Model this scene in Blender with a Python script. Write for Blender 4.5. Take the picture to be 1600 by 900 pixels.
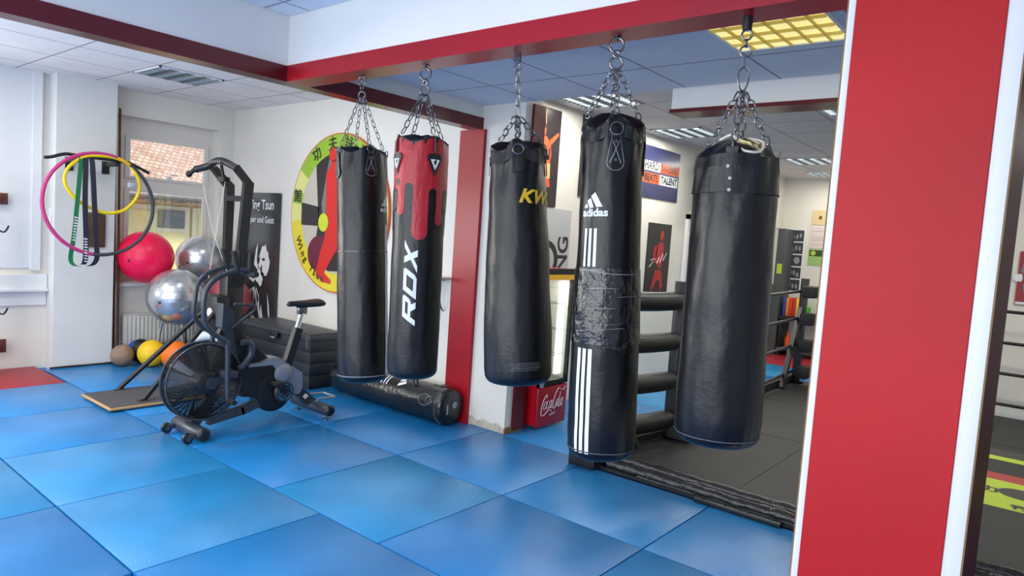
import bpy, bmesh, math, random
from mathutils import Vector, Matrix, noise
random.seed(7)
for o in list(bpy.data.objects): bpy.data.objects.remove(o)
SC = bpy.context.scene
COL = SC.collection
PI = math.pi
R = math.radians
def lin(c):
    return tuple(((v/255)/12.92 if v/255 <= .04045 else ((v/255+.055)/1.055)**2.4) for v in c)

# ------------------------------------------------------------------ camera
yaw, pitch, roll, F = 0.684305424, -0.0754938923, 0.0683090686, 1068.57459
fw = Vector((math.cos(yaw)*math.cos(pitch), math.sin(yaw)*math.cos(pitch), math.sin(pitch)))
r0 = Vector((math.sin(yaw), -math.cos(yaw), 0)); u0 = r0.cross(fw)
rt = math.cos(roll)*r0 + math.sin(roll)*u0
up = -math.sin(roll)*r0 + math.cos(roll)*u0
cd = bpy.data.cameras.new('camera'); cam = bpy.data.objects.new('camera', cd); COL.objects.link(cam)
M = Matrix((rt, up, -fw)).transposed().to_4x4(); M.translation = Vector((0, 0, 1.63))
cam.matrix_world = M
cd.sensor_width = 36; cd.lens = F/1600*36; cd.clip_start = .05
SC.camera = cam
# ------------------------------------------------------------------ world, lights, exposure
w = bpy.data.worlds.new('sky'); SC.world = w; w.use_nodes = True
bg = w.node_tree.nodes['Background']; bg.inputs[0].default_value = (.86, .93, 1, 1); bg.inputs[1].default_value = 1.3
def area(name, loc, direction, sx, sy, power, color=(1, 1, 1)):
    ld = bpy.data.lights.new(name, 'AREA'); ld.shape = 'RECTANGLE'; ld.size = sx; ld.size_y = sy
    ld.energy = power; ld.color = color
    lo = bpy.data.objects.new(name, ld); COL.objects.link(lo); lo.location = loc
    lo.rotation_euler = Vector(direction).to_track_quat('-Z', 'Y').to_euler()
    return lo
area('added_left_uplight', (-.4, 8.25, 1.65), (.2, -1, .42), 2.3, 1.3, 130, (1, .97, .92))  # unseen upward light added to brighten the left ceiling
area('daylight_street_window', (-2.75, 2.3, 1.45), (1, 0, -.22), 6.6, 2.0, 275, (.93, .97, 1))
for q in ((-1.2, .9, 24), (-1.0, 2.8, 30), (.2, 1.8, 18), (-.2, 5.4, 30), (1.3, 5.6, 28), (3.0, 5.6, 12), (1.0, 6.9, 18)):
    area('added_overhead_fill', (q[0], q[1], 2.89), (0, 0, -1), .55, .55, q[2], (1, .98, .94))  # fill lights without fixtures, added to brighten the floor
sd = bpy.data.lights.new('sun', 'SUN'); sd.energy = 4.6; sd.angle = R(8); sd.color = (1, .96, .9)
so = bpy.data.objects.new('sun', sd); COL.objects.link(so); so.rotation_euler = Vector((-.12, .62, -1)).to_track_quat('-Z', 'Y').to_euler()
SC.view_settings.view_transform = 'Standard'; SC.view_settings.look = 'None'
SC.view_settings.gamma = 1; SC.view_settings.use_curve_mapping = False
SC.view_settings.exposure = -0.2

# ------------------------------------------------------------------ materials
def mat(name, c, rough=.5, metal=0, var=0, vscale=4, bump=0, bscale=60, coat=0, emit=0, spec=.5, c2=None, detail=4):
    m = bpy.data.materials.new(name); m.use_nodes = True
    nt = m.node_tree; b = nt.nodes['Principled BSDF']
    col = (*lin(c), 1)
    b.inputs['Base Color'].default_value = col
    b.inputs['Roughness'].default_value = rough; b.inputs['Metallic'].default_value = metal
    b.inputs['Specular IOR Level'].default_value = spec
    b.inputs['Coat Weight'].default_value = coat; b.inputs['Coat Roughness'].default_value = .15
    if emit:
        b.inputs['Emission Color'].default_value = col; b.inputs['Emission Strength'].default_value = emit
    tc = nt.nodes.new('ShaderNodeTexCoord')
    if var:
        n = nt.nodes.new('ShaderNodeTexNoise'); n.inputs['Scale'].default_value = vscale; n.inputs['Detail'].default_value = detail
        nt.links.new(tc.outputs['Object'], n.inputs['Vector'])
        mx = nt.nodes.new('ShaderNodeMix'); mx.data_type = 'RGBA'
        k = c2 if c2 else tuple(max(0, min(255, v*(1-var))) for v in c)
        mx.inputs[6].default_value = col; mx.inputs[7].default_value = (*lin(k), 1)
        rp = nt.nodes.new('ShaderNodeValToRGB'); rp.color_ramp.elements[0].position = .35; rp.color_ramp.elements[1].position = .7
        nt.links.new(n.outputs['Fac'], rp.inputs[0]); nt.links.new(rp.outputs[0], mx.inputs[0])
        nt.links.new(mx.outputs[2], b.inputs['Base Color'])
    if bump:
        n2 = nt.nodes.new('ShaderNodeTexNoise'); n2.inputs['Scale'].default_value = bscale; n2.inputs['Detail'].default_value = 4
        nt.links.new(tc.outputs['Object'], n2.inputs['Vector'])
        bp = nt.nodes.new('ShaderNodeBump'); bp.inputs['Strength'].default_value = bump; bp.inputs['Distance'].default_value = .01
        nt.links.new(n2.outputs['Fac'], bp.inputs['Height']); nt.links.new(bp.outputs['Normal'], b.inputs['Normal'])
    return m
def glassy(name, tint=(1, 1, 1), refl=.08):
    m = bpy.data.materials.new(name); m.use_nodes = True; nt = m.node_tree; nt.nodes.clear()
    o = nt.nodes.new('ShaderNodeOutputMaterial'); t = nt.nodes.new('ShaderNodeBsdfTransparent'); g = nt.nodes.new('ShaderNodeBsdfGlossy')
    t.inputs[0].default_value = (*tint, 1); g.inputs['Roughness'].default_value = .02
    mx = nt.nodes.new('ShaderNodeMixShader'); mx.inputs[0].default_value = refl
    nt.links.new(t.outputs[0], mx.inputs[1]); nt.links.new(g.outputs[0], mx.inputs[2]); nt.links.new(mx.outputs[0], o.inputs[0])
    return m
def ceiling_mat(name, c, s=.625, ox=0, oy=0):
    m = mat(name, c, .85, var=.03, vscale=3, bump=.15, bscale=140)
    nt = m.node_tree; b = nt.nodes['Principled BSDF']
    tc = nt.nodes.new('ShaderNodeNewGeometry'); sep = nt.nodes.new('ShaderNodeSeparateXYZ'); nt.links.new(tc.outputs['Position'], sep.inputs[0])
    fac = None
    for ax, off in ((0, ox), (1, oy)):
        a = nt.nodes.new('ShaderNodeMath'); a.operation = 'SUBTRACT'; a.inputs[1].default_value = off-50*s; nt.links.new(sep.outputs[ax], a.inputs[0])
        d = nt.nodes.new('ShaderNodeMath'); d.operation = 'PINGPONG'; d.inputs[1].default_value = s/2; nt.links.new(a.outputs[0], d.inputs[0])
        l = nt.nodes.new('ShaderNodeMath'); l.operation = 'LESS_THAN'; l.inputs[1].default_value = .007; nt.links.new(d.outputs[0], l.inputs[0])
        if fac is None: fac = l
        else:
            mxx = nt.nodes.new('ShaderNodeMath'); mxx.operation = 'MAXIMUM'; nt.links.new(fac.outputs[0], mxx.inputs[0]); nt.links.new(l.outputs[0], mxx.inputs[1]); fac = mxx
    src = b.inputs['Base Color'].links[0].from_socket
    mx = nt.nodes.new('ShaderNodeMix'); mx.data_type = 'RGBA'; nt.links.new(fac.outputs[0], mx.inputs[0])
    nt.links.new(src, mx.inputs[6]); mx.inputs[7].default_value = (*lin(tuple(v*.62 for v in c)), 1)
    nt.links.new(mx.outputs[2], b.inputs['Base Color'])
    return m
def tile_mat():
    m = mat('roof_tiles', (225, 195, 180), .8)
    nt = m.node_tree; b = nt.nodes['Principled BSDF']
    tc = nt.nodes.new('ShaderNodeTexCoord'); mp = nt.nodes.new('ShaderNodeMapping'); mp.inputs['Rotation'].default_value = (0, 0, .12)
    br = nt.nodes.new('ShaderNodeTexBrick'); br.inputs['Scale'].default_value = 5.5
    br.inputs['Color1'].default_value = (*lin((206, 178, 164)), 1); br.inputs['Color2'].default_value = (*lin((176, 142, 128)), 1)
    br.inputs['Mortar'].default_value = (*lin((88, 66, 60)), 1); br.inputs['Mortar Size'].default_value = .04; br.inputs['Mortar Smooth'].default_value = .6
    br.inputs['Brick Width'].default_value = .55; br.inputs['Row Height'].default_value = .5
    nt.links.new(tc.outputs['Object'], mp.inputs[0]); nt.links.new(mp.outputs[0], br.inputs['Vector']); nt.links.new(br.outputs['Color'], b.inputs['Base Color'])
    return m
MW = mat('wall_white', (226, 226, 222), .75, var=.02, vscale=2, bump=.25, bscale=90)
MWC = mat('wall_warm_white', (228, 224, 214), .75, var=.02, vscale=2, bump=.2, bscale=90)
MTRIMW = mat('white_trim', (228, 229, 228), .45)
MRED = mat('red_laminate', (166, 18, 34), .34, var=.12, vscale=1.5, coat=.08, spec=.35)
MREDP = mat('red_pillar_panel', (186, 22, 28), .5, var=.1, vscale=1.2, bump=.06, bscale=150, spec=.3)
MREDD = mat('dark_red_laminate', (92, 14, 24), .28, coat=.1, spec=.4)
MWOODE = mat('raw_wood_edge', (140, 104, 62), .7)
MC1 = ceiling_mat('ceiling_tiles_left', (236, 234, 230), ox=2.07, oy=6.34)
MC2 = ceiling_mat('ceiling_tiles_middle', (214, 218, 226), ox=3.12, oy=1.5)
MC3 = ceiling_mat('ceiling_tiles_back', (214, 212, 210), ox=4.9, oy=1.25)
MSLAB = mat('blue_underlay', (40, 110, 190), .6)
def mat_blue(name, c): return mat(name, c, .27, var=.10, vscale=2.2, bump=.2, bscale=120, detail=8, spec=.55)
MB_ = [mat_blue('blue_vinyl_light', (44, 146, 208)), mat_blue('blue_vinyl', (34, 134, 204)), mat_blue('blue_vinyl_deep', (36, 132, 203))]
MREDMAT = mat('red_vinyl', (170, 38, 52), .45, var=.1, vscale=3, bump=.3, bscale=120)
LEA = mat('black_leather', (10, 11, 13), .34, var=.3, vscale=5, bump=.10, bscale=45, spec=.42)
LEA2 = mat('black_canvas_leather', (12, 13, 15), .37, var=.3, vscale=6, bump=.12, bscale=60, spec=.44)
LEAT = mat('black_tape', (22, 22, 24), .22, var=.3, vscale=12, bump=.9, bscale=26, spec=.7)
REDL = mat('red_leather', (168, 20, 36), .4, bump=.25, bscale=60)
WPR = mat('white_print', (225, 230, 232), .5)
YPR = mat('yellow_print', (222, 180, 40), .5)
GPR = mat('grey_stitching', (150, 152, 155), .6)
STEEL = mat('steel', (128, 128, 130), .32, metal=1)
DSTEEL = mat('dark_steel', (88, 90, 94), .35, metal=1)
CHROME = mat('chrome', (215, 218, 222), .12, metal=1)
BLK = mat('black_plastic', (22, 23, 25), .42)
BLKM = mat('black_powdercoat', (26, 27, 30), .38, spec=.5)
GRM = mat('charcoal_metal', (62, 68, 76), .35, metal=.3)
SILV = mat('silver_plastic', (150, 156, 164), .35, metal=.4)
RUB = mat('rubber', (30, 30, 31), .7)
GROUND = mat('asphalt_court', (150, 148, 142), .9)

# ------------------------------------------------------------------ object helpers
ORG = {}
def tagp(o, label=None, cat=None, group=None, kind=None):
    if label: o['label'] = label
    if cat: o['category'] = cat
    if group: o['group'] = group
    if kind: o['kind'] = kind
    return o
def thing(name, label, cat, loc=(0, 0, 0), group=None):
    o = bpy.data.objects.new(name, None); COL.objects.link(o); o.location = loc; o.empty_display_size = .1
    ORG[o.name] = Vector(loc)
    return tagp(o, label, cat, group)
def link(name, bm, m, parent=None, smooth=True, label=None, ang=.6):
    me = bpy.data.meshes.new(name)
    org = ORG.get(parent.name, Vector((0, 0, 0))) if parent else Vector((0, 0, 0))
    if org.length: bmesh.ops.translate(bm, verts=bm.verts, vec=-org)
    bmesh.ops.recalc_face_normals(bm, faces=bm.faces)
    bm.to_mesh(me); bm.free()
    for mm in (m if isinstance(m, (list, tuple)) else [m]): me.materials.append(mm)
    if smooth:
        for p in me.polygons: p.use_smooth = True
        me.set_sharp_from_angle(angle=ang)
    o = bpy.data.objects.new(name, me); COL.objects.link(o)
    if parent: o.parent = parent; ORG[o.name] = org
    if label: o['label'] = label
    return o
def single(name, bm, m, label, cat, group=None, base=None, **k):
    """a one-mesh thing whose origin is at its base"""
    if base is None:
        xs = [v.co for v in bm.verts]
        base = Vector((sum(v.x for v in xs)/len(xs), sum(v.y for v in xs)/len(xs), min(v.z for v in xs)))
    base = Vector(base); bmesh.ops.translate(bm, verts=bm.verts, vec=-base)
    o = link(name, bm, m, **k); o.location = base; ORG[o.name] = base
    return tagp(o, label, cat, group)
def struct(name, bm, m, **k):
    o = link(name, bm, m, smooth=False, **k); o['kind'] = 'structure'; return o
def box(bm, x0, x1, y0, y1, z0, z1, bev=0, seg=2):
    vs = [bm.verts.new(p) for p in ((x0, y0, z0), (x1, y0, z0), (x1, y1, z0), (x0, y1, z0), (x0, y0, z1), (x1, y0, z1), (x1, y1, z1), (x0, y1, z1))]
    fs = [bm.faces.new([vs[i] for i in q]) for q in ((0, 3, 2, 1), (4, 5, 6, 7), (0, 1, 5, 4), (1, 2, 6, 5), (2, 3, 7, 6), (3, 0, 4, 7))]
    if bev:
        es = list({e for f in fs for e in f.edges})
        bmesh.ops.bevel(bm, geom=es, offset=bev, segments=seg, affect='EDGES', profile=.5)
    return bm
def B(*a, **k): return box(bmesh.new(), *a, **k)
def smoothpath(pts, n=6, closed=False):
    P = [Vector(p) for p in pts]; out = []
    N = len(P)
    for i in range(N if closed else N-1):
        if closed: a, b, c, d = P[(i-1) % N], P[i], P[(i+1) % N], P[(i+2) % N]
        else: a, b, c, d = P[max(i-1, 0)], P[i], P[i+1], P[min(i+2, N-1)]
        for k in range(n):
            t = k/n
            out.append(.5*((2*b)+(c-a)*t+(2*a-5*b+4*c-d)*t*t+(3*b-a-3*c+d)*t**3))
    if not closed: out.append(P[-1])
    return out
def tube(bm, pts, r, seg=10, closed=False, flat=1.0):
    P = [Vector(p) for p in pts]; N = len(P)
    rr = r if isinstance(r, (list, tuple)) else [r]*N
    def tan(i):
        if closed: return (P[(i+1) % N]-P[(i-1) % N]).normalized()
        return (P[min(i+1, N-1)]-P[max(i-1, 0)]).normalized()
    t = tan(0); ref = Vector((0, 0, 1)) if abs(t.z) < .9 else Vector((1, 0, 0))
    n = (ref-t*ref.dot(t)).normalized(); rings = []
    for i in range(N):
        t = tan(i); n = (n-t*n.dot(t)).normalized(); b = t.cross(n)
        rings.append([bm.verts.new(P[i]+(n*math.cos(2*PI*k/seg)*flat+b*math.sin(2*PI*k/seg))*rr[i]) for k in range(seg)])
    for i in range(N if closed else N-1):
        a, c = rings[i], rings[(i+1) % N]
        for k in range(seg): bm.faces.new((a[k], a[(k+1) % seg], c[(k+1) % seg], c[k]))
    if not closed:
        bm.faces.new(rings[0]); bm.faces.new(rings[-1])
    return bm
def T(*a, **k): return tube(bmesh.new(), *a, **k)
def lathe(bm, prof, c, axis=(0, 0, 1), seg=32):
    """prof: (radius, distance along axis) from c"""
    ax = Vector(axis).normalized(); ref = Vector((0, 0, 1)) if abs(ax.z) < .9 else Vector((1, 0, 0))
    n = (ref-ax*ref.dot(ax)).normalized(); b = ax.cross(n); c = Vector(c); rings = []
    for r, h in prof:
        if r < 1e-6: rings.append([bm.verts.new(c+ax*h)])
        else: rings.append([bm.verts.new(c+ax*h+(n*math.cos(2*PI*k/seg)+b*math.sin(2*PI*k/seg))*r) for k in range(seg)])
    for a, d in zip(rings, rings[1:]):
        for k in range(seg):
            q = [a[k % len(a)], a[(k+1) % len(a)], d[(k+1) % len(d)], d[k % len(d)]]
            q = list(dict.fromkeys(q))
            if len(q) > 2: bm.faces.new(q)
    for rg in (rings[0], rings[-1]):
        if len(rg) > 2:
            bm.faces.new(rg)
    return bm
def L(*a, **k): return lathe(bmesh.new(), *a, **k)
def sphere(bm, c, r, seg=32, sz=1.0, wob=0):
    prof = [(r*math.sin(PI*i/(seg//2)), -r*sz*math.cos(PI*i/(seg//2))) for i in range(seg//2+1)]
    prof[0] = (0, -r*sz); prof[-1] = (0, r*sz)
    return lathe(bm, prof, c, seg=seg)
def ring(bm, c, axis, r, t, seg=28, tseg=8):
    ax = Vector(axis).normalized(); ref = Vector((0, 0, 1)) if abs(ax.z) < .9 else Vector((1, 0, 0))
    n = (ref-ax*ref.dot(ax)).normalized(); b = ax.cross(n); c = Vector(c)
    return tube(bm, [c+(n*math.cos(2*PI*k/seg)+b*math.sin(2*PI*k/seg))*r for k in range(seg)], t, tseg, closed=True)
class Plane:
    def __init__(s, o, u, v, n): s.o, s.u, s.v, s.n = Vector(o), Vector(u), Vector(v), Vector(n)
    def __call__(s, x, y, d=0): return s.o+s.u*x+s.v*y+s.n*d
def WX(x, y, z): return Plane((x, y, z), (0, -1, 0), (0, 0, 1), (-1, 0, 0))      # wall facing -X
def WY(x, y, z): return Plane((x, y, z), (1, 0, 0), (0, 0, 1), (0, -1, 0))       # wall facing -Y
def FLR(x, y, z, a=0): return Plane((x, y, z), (math.cos(a), math.sin(a), 0), (-math.sin(a), math.cos(a), 0), (0, 0, 1))
def poly(bm, pl, pts, off=.001, th=.001):
    a = [bm.verts.new(pl(x, y, off+th)) for x, y in pts]; b = [bm.verts.new(pl(x, y, off)) for x, y in pts]
    f = bm.faces.new(a); n = len(pts)
    g = bm.faces.new(b[::-1])
    for i in range(n): bm.faces.new((a[i], b[i], b[(i+1) % n], a[(i+1) % n]))
    if n > 4: bmesh.ops.triangulate(bm, faces=[f, g])
    return bm
def rect(x0, x1, y0, y1): return [(x0, y0), (x1, y0), (x1, y1), (x0, y1)]
def circ(cx, cy, rx, ry=None, n=24, a0=0, a1=2*PI):
    ry = ry or rx
    return [(cx+rx*math.cos(a0+(a1-a0)*k/n), cy+ry*math.sin(a0+(a1-a0)*k/n)) for k in range(n)]
def capsule(x0, x1, y0, y1, top=True, bot=True):
    r = (x1-x0)/2; cx = (x0+x1)/2; out = []
    if bot: out += [(cx+r*math.cos(PI+PI*k/8), y0+r+r*math.sin(PI+PI*k/8)) for k in range(9)]
    else: out += [(x0, y0), (x1, y0)]
    if top: out += [(cx+r*math.cos(PI*k/8), y1-r+r*math.sin(PI*k/8)) for k in range(9)]
    else: out += [(x1, y1), (x0, y1)]
    return out
def text2d(s, size=1, shear=0, bold=0, align='CENTER', sx=1, space=1):
    """flat triangles of a word as [[(x,y)...]]"""
    cu = bpy.data.curves.new('t', 'FONT'); cu.body = s; cu.size = size; cu.shear = shear; cu.offset = bold
    cu.align_x = align; cu.align_y = 'CENTER'; cu.resolution_u = 4; cu.space_character = space
    ob = bpy.data.objects.new('t', cu); COL.objects.link(ob)
    dg = bpy.context.evaluated_depsgraph_get()
    me = bpy.data.meshes.new_from_object(ob.evaluated_get(dg))
    out = [[(me.vertices[i].co.x*sx, me.vertices[i].co.y) for i in p.vertices] for p in me.polygons]
    bpy.data.objects.remove(ob); bpy.data.curves.remove(cu); bpy.data.meshes.remove(me)
    return out
def put_faces(bm, faces, f3):
    cache = {}
    for f in faces:
        vs = []
        for p in f:
            k = (round(p[0], 5), round(p[1], 5))
            if k not in cache: cache[k] = bm.verts.new(f3(*p))
            if cache[k] not in vs: vs.append(cache[k])
        if len(vs) > 2:
            try: bm.faces.new(vs)
            except ValueError: pass
    return bm
def text(bm, pl, s, size, x=0, y=0, off=.002, rot=0, **k):
    c, sn = math.cos(rot), math.sin(rot)
    return put_faces(bm, text2d(s, size, **k), lambda a, b: pl(x+a*c-b*sn, y+a*sn+b*c, off))
def copy_tree(o, parent=None):
    c = o.copy(); COL.objects.link(c)
    if parent: c.parent = parent
    for ch in list(o.children): copy_tree(ch, c)
    return c

# ------------------------------------------------------------------ the setting
struct('floor', B(-2.7, 12, -4.1, 8.4, -.15, -.031), MSLAB)
struct('wall_right', B(4.3, 4.52, 3.49, 8.35, -.15, 2.91), MWC)
struct('wall_back', B(4.52, 12, 3.88, 4.05, -.15, 2.91), MWC)
struct('wall_far', B(11.8, 12, 1.5, 3.88, -.15, 2.91), MWC)
struct('wall_far_ring', B(9.1, 11.8, -4.1, 1.5, -.15, 2.91), MWC)
struct('ceiling_left', B(-2.7, 4.3, 4.06, 8.4, 2.91, 3.0), MC1)
struct('ceiling_front', B(-2.7, 2.45, -3.0, 3.94, 2.905, 3.0), ceiling_mat('ceiling_tiles_front', (226, 232, 240), ox=.4, oy=.6))
struct('ceiling_middle', B(2.61, 4.3, -3.0, 3.94, 2.70, 3.0), MC2)
struct('ceiling_back', B(4.3, 12, -4.1, 4.05, 2.9, 3.0), MC3)
# soffits: white fascias over red laminate
struct('wall_soffit_left', B(-2.7, 4.3, 3.945, 4.055, 2.598, 3.0), MW)
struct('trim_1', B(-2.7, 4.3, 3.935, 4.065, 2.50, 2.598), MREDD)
struct('wall_soffit_front', B(2.455, 2.60, -3.0, 3.945, 2.60, 3.0), MW)
struct('trim_2', B(2.445, 2.612, -3.0, 3.935, 2.50, 2.60), MRED)
struct('wall_soffit_back', B(4.32, 4.52, -4.0, 2.23, 2.565, 2.9), MW)
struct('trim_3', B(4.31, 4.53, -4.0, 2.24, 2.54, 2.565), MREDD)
# column strip on the right wall and the red end of the wall
struct('trim_4', B(4.265, 4.3, 3.89, 4.165, 0, 2.5), MRED)
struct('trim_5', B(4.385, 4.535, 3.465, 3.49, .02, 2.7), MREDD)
struct('trim_6', B(4.29, 4.53, 3.475, 3.489, -.03, .05), MWOODE)
# left wall with the window niche
nx0, nx1, nz0, nz1 = 2.985, 4.13, .83, 2.64
bm = B(-2.7, -1.6, 8.0, 8.35, -.15, 2.91); box(bm, .8, nx0, 8.0, 8.35, -.15, 2.91); box(bm, -1.6, .8, 8.0, 8.35, -.15, .95); box(bm, -1.6, .8, 8.0, 8.35, 2.4, 2.91)  # the opening left of the niche is unseen, added for the uplight
box(bm, nx1, 4.3, 8.0, 8.35, -.15, 2.91); box(bm, nx0, nx1, 8.0, 8.35, -.15, nz0); box(bm, nx0, nx1, 8.0, 8.35, nz1, 2.91)
struct('wall_left', bm, MWC)
struct('wall_pillar', B(2.355, 2.90, 7.78, 8.0, -.03, 2.91), MW)
struct('trim_7', B(nx0-.02, nx1+.01, 7.95, 8.2, nz0-.035, nz0+.005, bev=.006), MTRIMW)
# boarded opening at the far left with frame and sills
bm = B(2.215, 2.29, 7.955, 8.0, .97, 2.91); box(bm, .9, 2.35, 7.94, 8.0, .77, .93, bev=.006); box(bm, .9, 2.35, 7.90, 8.0, .76, .79, bev=.006)
box(bm, .9, 2.35, 7.97, 8.0, .62, .76); box(bm, .9, 2.22, 7.985, 8.0, .99, 2.91)
struct('trim_8', bm, MTRIMW)
# window: frame, fixed light above, casement below
bm = bmesh.new()
fy0, fy1 = 8.19, 8.26
box(bm, nx0, 3.16, fy0, fy1, nz0, nz1); box(bm, 4.05, nx1, fy0, fy1, nz0, nz1)
box(bm, 3.16, 4.05, fy0, fy1, 2.43, nz1); box(bm, 3.16, 4.05, fy0, fy1, 1.86, 2.0); box(bm, 3.16, 4.05, fy0, fy1, nz0, .90)
for z0, z1 in ((2.0, 2.43), (.90, 1.86)):
    for q in ((3.14, 3.19, z0, z1), (4.02, 4.07, z0, z1)): box(bm, q[0], q[1], fy0-.02, fy0-.0005, q[2]-.019, q[3]+.019)
    box(bm, 3.141, 4.069, fy0-.018, fy0-.001, z1-.018, z1+.018); box(bm, 3.141, 4.069, fy0-.018, fy0-.001, z0-.018, z0+.012)
win = struct('window_1', bm, mat('window_frame_white', (226, 222, 214), .4))
g = link('pane', B(3.16, 4.05, 8.225, 8.229, 2.0, 2.43), glassy('window_glass'), win)
g = link('pane', B(3.16, 4.05, 8.225, 8.229, .90, 1.86), glassy('window_glass_b'), win)
bm = T([(3.62, 8.17, 2.02), (3.62, 8.14, 2.06), (3.70, 8.14, 2.06)], .008); box(bm, 3.60, 3.64, 8.16, 8.19, 2.0, 2.04)
link('latch', bm, MTRIMW, win)
# walls behind and beside the camera, with the street windows the daylight comes through
bm = B(-2.7, -2.55, -3.1, 8.4, -.15, .45); box(bm, -2.7, -2.55, -3.1, 8.4, 2.45, 3.0)
for y in (-3.1, -1.1, 1.2, 3.5, 5.7, 7.9): box(bm, -2.7, -2.55, y, y+.3, .45, 2.45)
struct('wall_rear', bm, MW)
bm = B(-2.7, 4.3, -3.1, -2.95, -.15, 3.0)
struct('wall_side', bm, MW)
bm = B(4.3, 12, -4.2, -4.1, -.15, 3.0)
box(bm, 4.3, 4.35, -4.2, -2.95, -.15, 3.0)
struct('wall_ring_side', bm, MW)

# ------------------------------------------------------------------ red pillar in the foreground
PX, PY0, PY1, PX2 = 2.45, .175, .66, 2.99
p = thing('red_pillar', 'tall red panelled pillar with white edge strips in the right foreground', 'pillar', (PX, .4, 0))
link('core', B(PX+.012, PX2, PY0+.012, PY1-.006, 0, 2.5), MW, p, smooth=False)
link('front_panel', B(PX-.006, PX+.012, PY0+.048, PY1-.026, 0, 2.5, bev=.002), MREDP, p, smooth=False)
link('edge_strip', B(PX-.002, PX+.012, PY1-.026, PY1-.003, 0, 2.5, bev=.003), MTRIMW, p, label='narrow white left edge strip')
link('edge_strip', B(PX-.002, PX+.012, PY0-.002, PY0+.048, 0, 2.5, bev=.003), MTRIMW, p, label='wide white right edge strip')
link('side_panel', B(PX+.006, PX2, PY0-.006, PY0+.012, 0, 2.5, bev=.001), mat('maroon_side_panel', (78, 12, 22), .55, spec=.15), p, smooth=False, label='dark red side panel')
for q in ((PX-.001, PX+.0055, PY0-.006, PY0-.0022), (PX-.001, PX+.012, PY1-.0028, PY1+.001)): link('wood_edging', B(*q, 0, 2.5), MWOODE, p, smooth=False, label='raw wooden board edge')

# ------------------------------------------------------------------ floor mats
def fmat(x0, x1, y0, y1, m, label, group='blue gym floor mats', name='floor_mat'):
    g = .0028
    return single(name, B(x0+g, x1-g, y0+g, y1-g, -.030, 0, bev=.003), m, label, 'floor mat', group=group)
ML = {
 ('a', 2): 'blue mat cut by the bottom left corner of the photo',
 ('a', 3): 'blue mat at the left photo edge just below the long mat seam',
 ('a', 4): 'blue mat at the left photo edge in front of the red mat',
 ('b', 0): 'blue mat sliver at the bottom edge left of centre, nearest the camera',
 ('b', 1): 'blue mat at the bottom edge, its far corner meeting the glare mat',
 ('b', 2): 'large blue mat with the brightest window glare, left foreground',
 ('b', 3): 'blue mat with soft glare, just in front of the bike front wheels',
 ('b', 4): 'blue mat left of the wooden platform board, in front of the red mat',
 ('b', 5): 'blue mat touching the front edge of the red mat',
 ('c', 0): 'blue mat at the bottom edge next to the red pillar foot',
 ('c', 1): 'blue mat nearest the camera at the bottom centre, below the striped bag',
 ('c', 2): 'blue mat with a small dark scribble, in the middle of the floor',
 ('c', 3): 'blue mat right behind the exercise bike front foot in the centre left',
 ('c', 4): 'blue mat beneath the exercise bike',
 ('c', 5): 'blue mat beneath the wooden platform board',
 ('c', 6): 'blue mat between the white wall pillar and the window radiator',
 ('d', 0): 'blue mat running under the foot of the red pillar by the ring edge',
 ('d', 1): 'bright blue mat along the black ring edge left of the red pillar',
 ('d', 2): 'blue mat ending at the bare foot of the white wall end',
 ('d', 3): 'blue mat in front of the bag lying by the wall',
 ('d', 4): 'blue mat by the rear foot of the exercise bike, before the storage box',
 ('d', 5): 'blue mat under the left half of the black storage box',
 ('d', 6): 'blue mat in the corner under the silver and pink balls'}
cols = {'a': (.285, 1.28, 4.13, (2, 3, 4)), 'b': (1.285, 2.275, 4.13, (0, 1, 2, 3, 4, 5)), 'c': (2.28, 3.275, 3.63, range(0, 7)), 'd': (3.28, 4.28, 3.63, range(0, 7))}
tone = {('a', 4): 1, ('b', 2): 0, ('b', 3): 0, ('c', 2): 0, ('c', 3): 1, ('d', 2): 2, ('d', 1): 1, ('c', 1): 2, ('b', 1): 1, ('d', 0): 2, ('a', 3): 0, ('a', 2): 1, ('b', 4): 1, ('d', 3): 2, ('c', 0): 1}
for k, (x0, x1, base, rows) in cols.items():
    for j in rows:
        if k in 'ab': y0 = base+(j-2)*.993 - .99; 
        else: y0 = base+(j-3)*.993
        y1 = y0+.99
        if k == 'c' and j == 6: y1 = 7.77
        if k == 'd' and j == 6: y1 = 7.95
        if k in 'ab' and y1 > 7.1: y1 = 7.09
        xx1 = x1
        if k == 'd' and y0 < 2.6: xx1 = 4.18
        fmat(x0, xx1, y0, y1, MB_[tone.get((k, j), 1)], ML[(k, j)])
fmat(3.0, 3.275, 7.78, 7.99, MB_[1], 'narrow blue mat strip along the wall under the radiator')
single('floor_mat', B(1.285, 2.26, 7.095, 7.97, -.03, 0, bev=.005), MREDMAT, 'red mat at the left edge in front of the boarded window wall', 'floor mat')
nb = ['blue mat in front of the drinks fridge', 'blue mat behind the striped bag along the poster wall', 'blue mat seen between the black ring rollers',
      'blue mat along the back wall, right of the one seen between the rollers', 'blue mat beside the far ring corner', 'farthest blue mat beyond the ring corner post']
for i, lb in enumerate(nb):
    fmat(4.285+i, 5.28+i, 2.66, 3.87, MB_[(i+1) % 3], lb)
single('floor_mat', B(10.29, 11.79, 2.0, 3.87, -.03, 0, bev=.004), MREDMAT, 'red mat in front of the binder shelf in the back room', 'floor mat')
# black rubber joint by the pillar
single('floor_strip', T(smoothpath([(2.33, 7.76, .004), (2.5, 7.75, .008), (2.7, 7.755, .004), (2.9, 7.75, .008), (3.05, 7.8, .006)]), .012, 6), RUB, 'black rubber strip crumpled along the foot of the white wall pillar', 'strip')

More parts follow.
